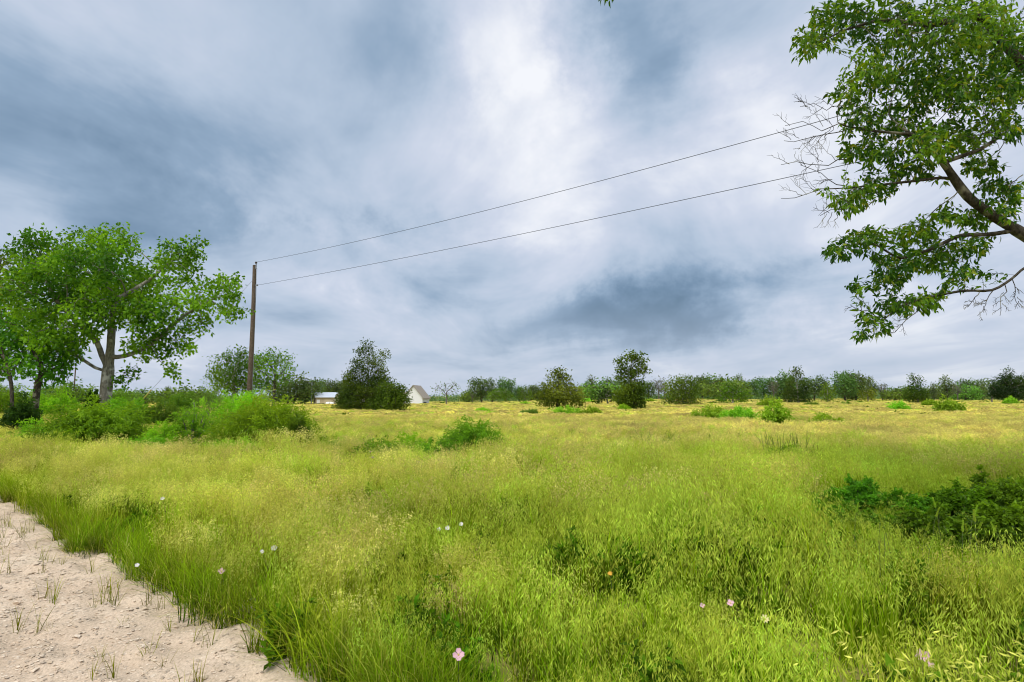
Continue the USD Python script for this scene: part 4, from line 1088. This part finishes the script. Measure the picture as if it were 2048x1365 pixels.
# ------------------------------------------------------------------ poles and wires
def power_pole():
    Y = 35.0
    o = base_at(499, Y); top = at(510, 531, Y); H = top[2] - o[2]
    x0 = o[0]
    root = thing('power_pole', 'tall brown wooden power pole behind the feathery shrubs', 'utility pole', o)
    mb = MB(); z = np.linspace(-.3, H, 14)
    bow = .05 * np.sin(z / H * 3.1)
    tube(mb, np.stack([bow - .05 + 0.0 * z, 0 * z, z], 1), np.linspace(.165, .105, 14), 14)
    mb.build('pole_shaft', M_pole, root, smooth=40)
    tops = np.array([-.05, 0, H])
    mb = MB(); s = trimesh.creation.box([.05, .08, .30]); s.vertices += tops + [.115, -.02, -.08]; mb.tm(s)
    s = trimesh.creation.cylinder(.03, .16, sections=10); s.vertices += tops + [.10, -.02, .1]; mb.tm(s)
    mb.build('top_bracket', M_steel, root)
    mb = MB()
    for k, (r, zz) in enumerate(((.06, .12), (.075, .16), (.055, .20))):
        s = trimesh.creation.cylinder(r, .03, sections=14); s.vertices += tops + [.10, -.02, zz]; mb.tm(s)
    mb.build('insulator', M_porcelain, root, smooth=40)
    zn = float(at(517, 571, Y)[2]) - o[2]
    mb = MB(); s = trimesh.creation.box([.22, .05, .05]); s.vertices += [.08, -.03, zn]; mb.tm(s); s = trimesh.creation.cylinder(.05, .09, sections=12); s.vertices += [.19, -.03, zn]; mb.tm(s)
    mb.build('neutral_bracket', M_steel, root)
    mb = MB(); tube(mb, [(.17, -.04, .1), (.165, -.04, H * .5), (.13, -.04, H - .2)], .011, 5); mb.build('ground_wire', M_steel, root)
    return o, o + tops + [.10, -.02, .19], o + np.array([.19, -.03, zn])


pole_o, wire_top, wire_low = power_pole()


def span(label, a, b, sag, r, parent=None, name='overhead_wire', cat='wire', n=60):
    k = np.linspace(0, 1, n)[:, None]
    p = a + (b - a) * k - np.array([0, 0, 4 * sag]) * k * (1 - k)
    mb = MB(); tube(mb, p - a, r, 5)
    return tag(mb.build(name, M_wire), label, cat), p


def place_wire(label, a, q1, q2, r):
    """A wire from a through the sight line of pixel q1 at the line's own bearing, carried on behind the overhanging tree."""
    bear = np.array([0.765, -0.644])
    far = []
    for (px, py) in (q1, q2):
        d = ray(px, py)                                             # meets the upright plane through a along the bearing
        n = np.array([bear[1], -bear[0]])
        k = ((a[:2] - EYE[:2]) @ n) / (d[:2] @ n)
        far.append(EYE + d * k)
    s = [0] + [(q[:2] - a[:2]) @ bear for q in far]
    z = [a[2]] + [q[2] for q in far]
    co = np.polyfit(s, z, 2)
    ss = np.linspace(0, 50, 110)
    p = np.stack([a[0] + bear[0] * ss, a[1] + bear[1] * ss, np.polyval(co, ss)], 1)
    mb = MB(); tube(mb, p, r, 5)
    tag(mb.build('overhead_wire', M_wire), label, 'wire')
    return p[-1]


e1 = place_wire('upper power line running from the pole top to the overhanging tree', wire_top, (1060, 399), (1600, 254), .0095)
e2 = place_wire('lower power line running from the pole to the overhanging tree', wire_low, (1060, 465), (1650, 339), .0095)
# the next pole along the road, beyond the right edge
o2 = np.array([e1[0] - .12, e1[1], float(height(e1[0], e1[1]))])
root = thing('power_pole', 'wooden power pole carrying the wires beyond the right edge', 'utility pole', o2)
mb = MB(); tube(mb, np.stack([np.zeros(8), np.zeros(8), np.linspace(-.3, max(e1[2], e2[2]) - o2[2] + .1, 8)], 1), np.linspace(.165, .11, 8), 12); mb.build('pole_shaft', M_pole, root, smooth=40)
# the far poles
o3 = base_at(147, 130.0); t3 = at(147, 736, 130.0)
root = thing('far_power_pole', 'thin distant power pole seen between the broad tree and the low leafy tree', 'utility pole', o3)
mb = MB(); z = np.linspace(-.2, t3[2] - o3[2], 6); tube(mb, np.stack([0 * z, 0 * z, z], 1), np.linspace(.17, .12, 6), 10); mb.build('pole_shaft', M_pole, root)
mb = MB(); s = trimesh.creation.cylinder(.07, .2, sections=10); s.vertices += [0, 0, t3[2] - o3[2] + .1]; mb.tm(s); mb.build('insulator', M_porcelain, root)
span('upper power line from the pole top away to the distant pole', wire_top - [.1, 0, 0], np.array([o3[0], o3[1], t3[2] + .15]), 1.2, .012)
span('lower power line from the pole away to the distant pole', wire_low - [.3, 0, 0], np.array([o3[0], o3[1], t3[2] - 1.0]), 1.2, .012)
o4 = base_at(623, 150.0); t4 = at(623, 765, 150.0)
root = thing('far_power_pole', 'grey distant pole standing in front of the tan shed', 'utility pole', o4)
mb = MB(); z = np.linspace(-.2, t4[2] - o4[2], 6); tube(mb, np.stack([0 * z, 0 * z, z], 1), np.linspace(.16, .11, 6), 10); mb.build('pole_shaft', M_steel, root)
mb = MB(); s = trimesh.creation.box([.24, .2, .7]); s.vertices += [0, -.2, (t4[2] - o4[2]) * .72]; mb.tm(s); mb.build('meter_box', M_steel, root)
# the guy wire and its yellow guard
ga = pole_o + np.array([-.15, 0, float(at(505, 562, 35.0)[2]) - pole_o[2]])
gb = base_at(243, 32.0)
root = thing('guy_wire', 'thin guy wire slanting down left from the pole with a yellow guard', 'guy wire', gb)
mb = MB(); tube(mb, np.stack([ga - gb, (ga - gb) * .5, (ga - gb) * 0], 0), .009, 5); mb.build('steel_cable', M_steel, root)
mb = MB(); tube(mb, [(ga - gb) * .02, (ga - gb) * .22], .035, 10); mb.build('wire_guard', M_yellow, root)


# ------------------------------------------------------------------ the house and the shed
M_white = solid('white_siding', (.82, .81, .79), .6, .05, 2.0)
M_tan = solid('tan_sheet', (.50, .41, .27), .6, .08, 2.0)
M_roof = solid('shingle_roof', (.34, .29, .235), .9, .25, 6.0)
M_sheet = solid('sheet_roof', (.62, .66, .72), .35, .1, 2.0, metallic=.4)
M_dark = solid('dark_opening', (.03, .03, .03), .6)
M_glass = mat('window_glass', {'p': ('principled_bsdf', {'base_color': (.05, .06, .07), 'roughness': .08})}, [])


def box(mb, x0, x1, y0, y1, z0, z1):
    b = trimesh.creation.box([x1 - x0, y1 - y0, z1 - z0]); b.vertices += [(x0 + x1) / 2, (y0 + y1) / 2, (z0 + z1) / 2]; mb.tm(b)


def gable(mb, x0, x1, y0, y1, eave, apex):
    xm = (x0 + x1) / 2
    v = [(x, y, z) for y in (y0, y1) for x, z in ((x0, -.5), (x1, -.5), (x1, eave), (xm, apex), (x0, eave))]
    f = [(0, 1, 2), (0, 2, 4), (4, 2, 3), (5, 7, 6), (5, 9, 7), (9, 8, 7), (0, 6, 1), (0, 5, 6), (1, 7, 2), (1, 6, 7), (4, 9, 5), (4, 5, 0), (2, 7, 8), (2, 8, 3), (3, 8, 9), (3, 9, 4)]
    mb.add(v, f)


def house():
    Y = 150.0; o = base_at(826, Y); m = Y / F
    ap, ev = float(at(827, 771, Y)[2]) - o[2], float(at(845, 795, Y)[2]) - o[2]
    hw = 19 * m
    root = thing('white_house', 'white gabled house with a brown roof partly hidden by the ragged cedar', 'house', o, rz=-1)
    mb = MB(); gable(mb, -hw, hw, 0, 11, ev, ap - .12); mb.build('wall', M_white, root)
    for s_ in (-1, 1):
        mb = MB()
        xe, ze = s_ * (hw + .35), ev - .35 * (ap - ev) / hw
        v = [(0, -.35, ap - .06), (xe, -.35, ze), (xe, 11.35, ze), (0, 11.35, ap - .06)]
        v += [(a, b, c + .16) for a, b, c in v]
        mb.add(v, [(0, 1, 2, 3), (7, 6, 5, 4), (0, 4, 5, 1), (1, 5, 6, 2), (2, 6, 7, 3), (3, 7, 4, 0)])
        mb.build('roof', M_roof, root)
    for xx in (-1.4,):
        mb = MB(); box(mb, xx - .5, xx + .5, -.06, .02, .9, 2.0); mb.build('window', M_glass, root)
    mb = MB(); box(mb, -16.5, -hw - .01, 1.0, 9.0, -.5, ev); mb.build('side_wing', M_white, root)
    mb = MB()
    v = [(-16.8, .6, ev - .05), (-hw - .03, .6, ev - .05), (-hw - .03, 9.4, ev - .05), (-16.8, 9.4, ev - .05), (-16.8, 5, ev + 1.5), (-hw - .03, 5, ev + 1.5)]
    mb.add(v, np.array([(0, 1, 5), (0, 5, 4), (3, 4, 5), (3, 5, 2), (0, 4, 3), (1, 2, 5), (0, 3, 2), (0, 2, 1)])); mb.build('wing_roof', M_roof, root)
    mb = MB()
    for xx in (-15, -12, -8.8):
        box(mb, xx - .5, xx + .5, .94, 1.02, .8, 1.9)
    for k, xx in enumerate((-15, -12, -8.8)):
        w = MB(); box(w, xx - .5, xx + .5, .94, 1.02, .8, 1.9); w.build('window', M_glass, root)
    mb = MB(); box(mb, hw + .5, hw + 1.2, -1.5, -.8, -.4, .9); mb.build('utility_cabinet', M_dark, root)


def shed():
    Y = 150.0; o = base_at(642, Y); m = Y / F
    z = lambda px, py: float(at(px, py, Y)[2]) - o[2]
    x = lambda px: (px - 642) * m
    zt, ze = z(640, 786), z(650, 795)
    root = thing('tan_shed', 'small tan metal shed with a pale sheet roof left of the ragged cedar', 'shed', o)
    x0, xc, x1 = x(614), x(632), x(667)
    mb = MB()
    # front wall faces the field; the gable end faces left
    v = [(xc, 0, -.5), (x1, 0, -.5), (x1, 0, ze), (xc, 0, ze), (x0, 5, -.5), (x0, 5, ze), ((x0 + xc) / 2, 2.5, zt + .02), (x1, 5, -.5), (x1, 5, ze), (x1, 2.5, zt + .02)]
    mb.add(v, np.array([(0, 1, 2), (0, 2, 3), (4, 0, 3), (4, 3, 5), (5, 3, 6), (1, 7, 8), (1, 8, 2), (2, 8, 9), (7, 4, 5), (7, 5, 8)])); mb.build('wall', M_tan, root)
    for s_ in (0, 1):
        mb = MB()
        yf, ex = (-.5, xc - .1) if s_ == 0 else (5.5, x0 - .3)
        rl, rr = (x0 + xc) / 2 - .3, x1 + .4
        v = [(ex, yf, ze - .08), (x1 + .4, yf, ze - .08), (rr, 2.5, zt + .06), (rl, 2.5, zt + .06)]
        v += [(a, b, c + .10) for a, b, c in v]
        mb.add(v, [(0, 1, 2, 3), (7, 6, 5, 4), (0, 4, 5, 1), (1, 5, 6, 2), (2, 6, 7, 3), (3, 7, 4, 0)])
        mb.build('roof', M_sheet, root)
    mb = MB(); box(mb, x(634), x(640), -.05, .02, -.3, ze * .72); mb.build('door', M_white, root)
    mb = MB(); box(mb, x(649), x(662), -.04, .02, -.3, ze * .80); mb.build('sliding_door', solid('tan_door', (.56, .47, .32), .6, .06), root)
    mb = MB(); box(mb, x(655), x(667), -1.6, -.6, -.3, .55)
    o2 = base_at(661, 148.0)
    return root


house(); shed()
tank = base_at(660, 146.0)
root = thing('white_tank', 'low white tank lying beside the tan shed', 'tank', tank)
c_ = trimesh.creation.capsule(1.3, .42, count=[12, 12]); c_.apply_transform(trimesh.transformations.rotation_matrix(math.pi / 2, [0, 1, 0])); c_.vertices -= [c_.bounds.mean(0)[0], 0, 0]; c_.vertices += [0, 0, .62]
MB().tm(c_).build('tank_shell', M_white, root)
for s_ in (-.5, .5):
    mb = MB(); box(mb, s_ - .1, s_ + .1, -.3, .3, 0, .35); mb.build('tank_leg', M_steel, root)


# ------------------------------------------------------------------ the overhanging tree at the right
def big_leaves(p, ax, nm, ln, wd, col):
    """Pointed oval leaves folded along the midrib, eight triangles each; arrays of vertices (n, 8, 3)."""
    n = len(p); ax = unit(ax); sd = unit(np.cross(ax, nm)); nn = np.cross(sd, ax)
    ln, wd = ln[:, None], wd[:, None]
    mid = lambda t, d: p + ax * ln * t - nn * ln * d
    v = np.stack([p, mid(.28, .0) + sd * wd * .42 + nn * wd * .10, mid(.58, .05) + sd * wd * .40 + nn * wd * .08, mid(1, .22), mid(.58, .05) - sd * wd * .40 + nn * wd * .08, mid(.28, .0) - sd * wd * .42 + nn * wd * .10, mid(.28, .02), mid(.58, .08)], 1)
    f = np.array([(0, 1, 6), (0, 6, 5), (1, 2, 7), (1, 7, 6), (6, 7, 4), (6, 4, 5), (2, 3, 7), (7, 3, 4)])
    return v, f


def overhanging_tree():
    rng = np.random.default_rng(31)
    lobes = [  # px, py, rx, ry, depth, weight, bare
        (1690, 40, 80, 45, 6.6, 1.0, 0), (1625, 85, 45, 32, 6.2, .9, 0), (1800, 60, 100, 70, 6.8, 1.3, 0), (1940, 60, 110, 80, 6.4, 1.5, 0), (2030, 120, 70, 90, 6.8, 1.3, 0), (1740, 150, 60, 45, 6.0, 1.0, 0), (1850, 165, 90, 60, 6.6, 1.3, 0), (1960, 180, 90, 60, 6.0, 1.3, 0),
        (1715, 225, 40, 45, 6.2, .7, 0), (1790, 245, 70, 40, 6.6, 1.0, 0), (1690, 190, 30, 25, 6.0, .5, 0), (1740, 305, 70, 30, 6.3, .9, 0), (1860, 285, 50, 45, 5.8, 1.5, 0), (1930, 270, 60, 40, 6.6, 1.0, 0), (2010, 250, 45, 40, 6.0, .9, 0), (1740, 375, 55, 28, 6.1, .8, 0), (1700, 410, 40, 18, 6.0, .5, 0), (1820, 345, 50, 25, 6.4, .8, 0),
        (1960, 330, 50, 22, 6.5, .7, 0), (2030, 385, 25, 30, 6.4, .7, 0), (1890, 435, 50, 18, 6.3, .6, 0), (1990, 370, 40, 14, 6.4, .5, 0), (2010, 420, 35, 30, 6.2, .6, 0), (1950, 440, 30, 25, 6.6, .5, 0),
        (1735, 475, 55, 22, 6.2, 1.0, 0), (1680, 500, 38, 20, 6.0, .8, 0), (1830, 465, 50, 22, 6.4, .9, 0), (1790, 530, 55, 30, 6.2, 1.0, 0), (1855, 520, 45, 28, 6.5, .8, 0), (1715, 572, 22, 12, 6.0, .5, 0), (1775, 560, 40, 22, 6.2, .8, 0), (1935, 495, 45, 25, 6.4, .8, 0), (1930, 540, 45, 16, 6.2, .6, 0), (1845, 600, 55, 18, 6.3, .7, 0), (1740, 640, 26, 22, 6.0, .8, 0), (1790, 610, 40, 20, 6.2, .8, 0), (1722, 672, 16, 12, 6.0, .6, 0), (1760, 655, 22, 14, 6.1, .5, 0),
        (2150, 100, 100, 140, 6.8, 1.2, 0), (2180, 300, 90, 120, 7.2, 1.0, 0), (1900, -110, 180, 70, 7.0, 1.2, 0), (2120, -120, 140, 100, 7.2, 1.0, 0), (1560, -60, 120, 40, 5.6, .6, 0), (1330, -70, 90, 30, 4.8, .35, 0), (1203, 0, 9, 5, 4.4, .05, 0), (1700, -100, 130, 60, 6.4, .8, 0), (2250, -50, 120, 200, 7.5, 1.0, 0), (2280, 420, 100, 120, 7.4, .8, 0)]
    w = np.array([l[5] * math.sqrt(l[2] * l[3]) for l in lobes]); n = 9000
    idx = rng.choice(len(lobes), n, p=w / w.sum()); L = np.array(lobes)[idx]
    u = unit(rng.normal(0, 1, (n, 3))) * (rng.random(n) ** .42)[:, None]
    A = at(L[:, 0] + u[:, 0] * L[:, 2], L[:, 1] + u[:, 2] * L[:, 3], L[:, 4] + u[:, 1] * np.minimum(.9, .006 * L[:, 2] + .25))
    bareA = L[:, 6] > .5
    o = np.array([8.5, 6.7, float(height(8.5, 6.7))])
    P_ = lambda *q: [at(a, b, d) for a, b, d in q]
    fork = np.array([8.3, 6.6, 3.0])
    roots = [np.array([o - [0, 0, .15], o + [.05, 0, 1.0], fork, [8.1, 6.5, 4.2], [7.8, 6.6, 5.5], [7.3, 6.8, 7.0]]),
             np.array([fork] + P_((2180, 560, 6.4), (2048, 470, 6.3), (1985, 432, 6.3), (1935, 395, 6.2), (1908, 358, 6.2), (1888, 325, 6.1), (1850, 290, 6.1), (1790, 245, 6.2))),
             np.array([np.array(P_((2120, 525, 6.4))[0])] + P_((2052, 532, 6.3), (2022, 560, 6.25), (1985, 583, 6.2), (1930, 581, 6.2), (1870, 592, 6.2), (1800, 612, 6.2), (1762, 645, 6.1), (1724, 672, 6.05))),
             np.array(P_((2030, 462, 6.3), (1975, 470, 6.3), (1920, 470, 6.3), (1860, 500, 6.2), (1800, 520, 6.2), (1740, 482, 6.2), (1680, 500, 6.1))),
             np.array(P_((1925, 385, 6.2), (1880, 410, 6.2), (1850, 440, 6.3))),
             np.array(P_((1905, 352, 6.2), (1850, 360, 6.2), (1780, 368, 6.15), (1700, 376, 6.1), (1640, 380, 6.05))),
             np.array(P_((1888, 325, 6.1), (1960, 300, 6.1), (2020, 260, 6.1))),
             np.array(P_((1830, 270, 6.15), (1740, 262, 6.1), (1670, 248, 6.1))),
             np.array([[8.1, 6.5, 4.2]] + P_((2110, 200, 6.6), (2010, 90, 6.6), (1950, 10, 6.7), (1880, -70, 6.8))),
             np.array(P_((1960, 30, 6.7), (1860, 50, 6.6), (1760, 40, 6.5), (1690, 60, 6.4), (1625, 92, 6.2))),
             np.array([[7.8, 6.6, 5.5]] + P_((1990, -160, 6.6), (1700, -150, 6.2), (1450, -95, 5.2), (1260, -40, 4.6), (1206, -6, 4.4)))]
    P, par = colonise(roots, A, .085, .075, .7, 160)
    root = thing('overhanging_tree', 'near leafy tree overhanging from the right edge with bare twig ends', 'tree', o)
    tb = MB(); tips, rad = limbs(tb, P, par, .15, tip=.0020, power=1.55)
    def spray(px, py, Y, tx, ty, depth=0, r=.006):
        a, b = at(px, py, Y), at(tx, ty, Y - .05)
        q = np.linspace(0, 1, 6)[:, None]
        line = a + (b - a) * q + np.vstack([[0, 0, 0], rng.normal(0, .035, (4, 3)), [0, 0, 0]]) * np.linalg.norm(b - a)
        tube(tb, line, np.linspace(r, r * .45, 6), 4, cap=False)
        if depth < 2:
            for t in rng.uniform(.2, .95, 5 if depth == 0 else 3):
                L = (1 - .4 * t) * (.45 if depth == 0 else .5)
                dx, dy = (tx - px) * L, (ty - py) * L
                an = rng.choice([-1, 1]) * rng.uniform(.4, 1.0)
                sx, sy = px + (tx - px) * t, py + (ty - py) * t
                spray(sx, sy, Y - .05 * t + rng.uniform(-.05, .05), sx + dx * math.cos(an) - dy * math.sin(an), sy + dx * math.sin(an) + dy * math.cos(an), depth + 1, r * .6)

    for q in ((1700, 376, 6.1, 1562, 398), (1690, 372, 6.1, 1600, 330), (1700, 255, 6.1, 1570, 252), (1690, 262, 6.1, 1568, 282), (1700, 320, 6.1, 1562, 330), (1720, 215, 6.1, 1600, 214), (1985, 583, 6.2, 1955, 632), (2010, 570, 6.2, 2000, 632),
              (2025, 560, 6.25, 2040, 615), (1960, 582, 6.2, 1935, 615), (1840, 610, 6.2, 1790, 665), (2046, 350, 6.3, 2010, 385), (1760, 640, 6.1, 1700, 610), (1750, 400, 6.1, 1640, 432)):
        spray(*q)
    tb.build('trunk', M_barkdark, root, o, smooth=True)
    dA, iA = cKDTree(A).query(P)
    leafy_nodes = (tips <= 5) & ~bareA[iA] & (dA < .28) & (P[:, 2] > o[2] + 1.2)
    ends = P[leafy_nodes]
    prev = P[np.maximum(par[leafy_nodes], 0)]
    per = 6
    base = np.repeat(ends, per, 0); tang = np.repeat(unit(ends - prev), per, 0)
    m = len(base)
    ax = tang * .6 + rnd_dir(m, rng) * .75 + [0, 0, -.45]
    nm = rnd_dir(m, rng) * .6 + [0, 0, .8]
    base = base + rnd_dir(m, rng) * rng.uniform(0, .05, m)[:, None]
    ln, wd = .062 * rng.uniform(.5, 1.55, m), .031 * rng.uniform(.7, 1.25, m)
    q = np.clip((meshkit.noise(base / .5, 5) - .3) * 1.5 + rng.normal(0, .25, m), 0, 1)
    col = lerp((.045, .115, .008), (.26, .42, .018), q)
    yel = rng.random(m) < .06
    col[yel] = (.30, .34, .03)
    v, f = big_leaves(base, ax, nm, ln, wd, col)
    # the leaves that show largest are single pieces
    c = v.mean(1); d = c - EYE
    s_, c_ = math.sin(PITCH), math.cos(PITCH)
    dep = d[:, 1] * c_ + d[:, 2] * s_; px = 1024 + F * d[:, 0] / dep; py = 682.5 - F * (d[:, 2] * c_ - d[:, 1] * s_) / dep
    e1_, e2_ = v[:, 3] - v[:, 0], v[:, 2] - v[:, 4]
    area = np.linalg.norm(np.cross(np.cross(e1_, e2_), unit(d)) * 0 + np.abs(np.einsum('ij,ij->i', np.cross(e1_, e2_), unit(d)))[:, None], axis=1) / dep ** 2
    area = np.where((px > 0) & (px < 2040) & (py > 5) & (py < 1300), area, 0)
    near = np.argsort(-area)
    # prefer leaves at the outline, where they stand free
    pick = set(near[:300].tolist())
    lb = MB()
    rest = np.array([i for i in range(m) if i not in pick])
    fr = (np.arange(len(rest))[:, None, None] * 8 + f[None]).reshape(-1, 3)
    lb.add(v[rest].reshape(-1, 3), fr, np.repeat(col[rest], 8, 0))
    fo = lb.build('foliage', M_over, root, o); fo.GetPrim().SetCustomDataByKey('kind', 'stuff')
    for i in sorted(pick):
        MB().add(v[i], f, np.repeat(col[i][None], 8, 0)).build('leaf', M_over, root, o)
    print('overhanging tree', len(P), 'nodes', m, 'leaves')


overhanging_tree()
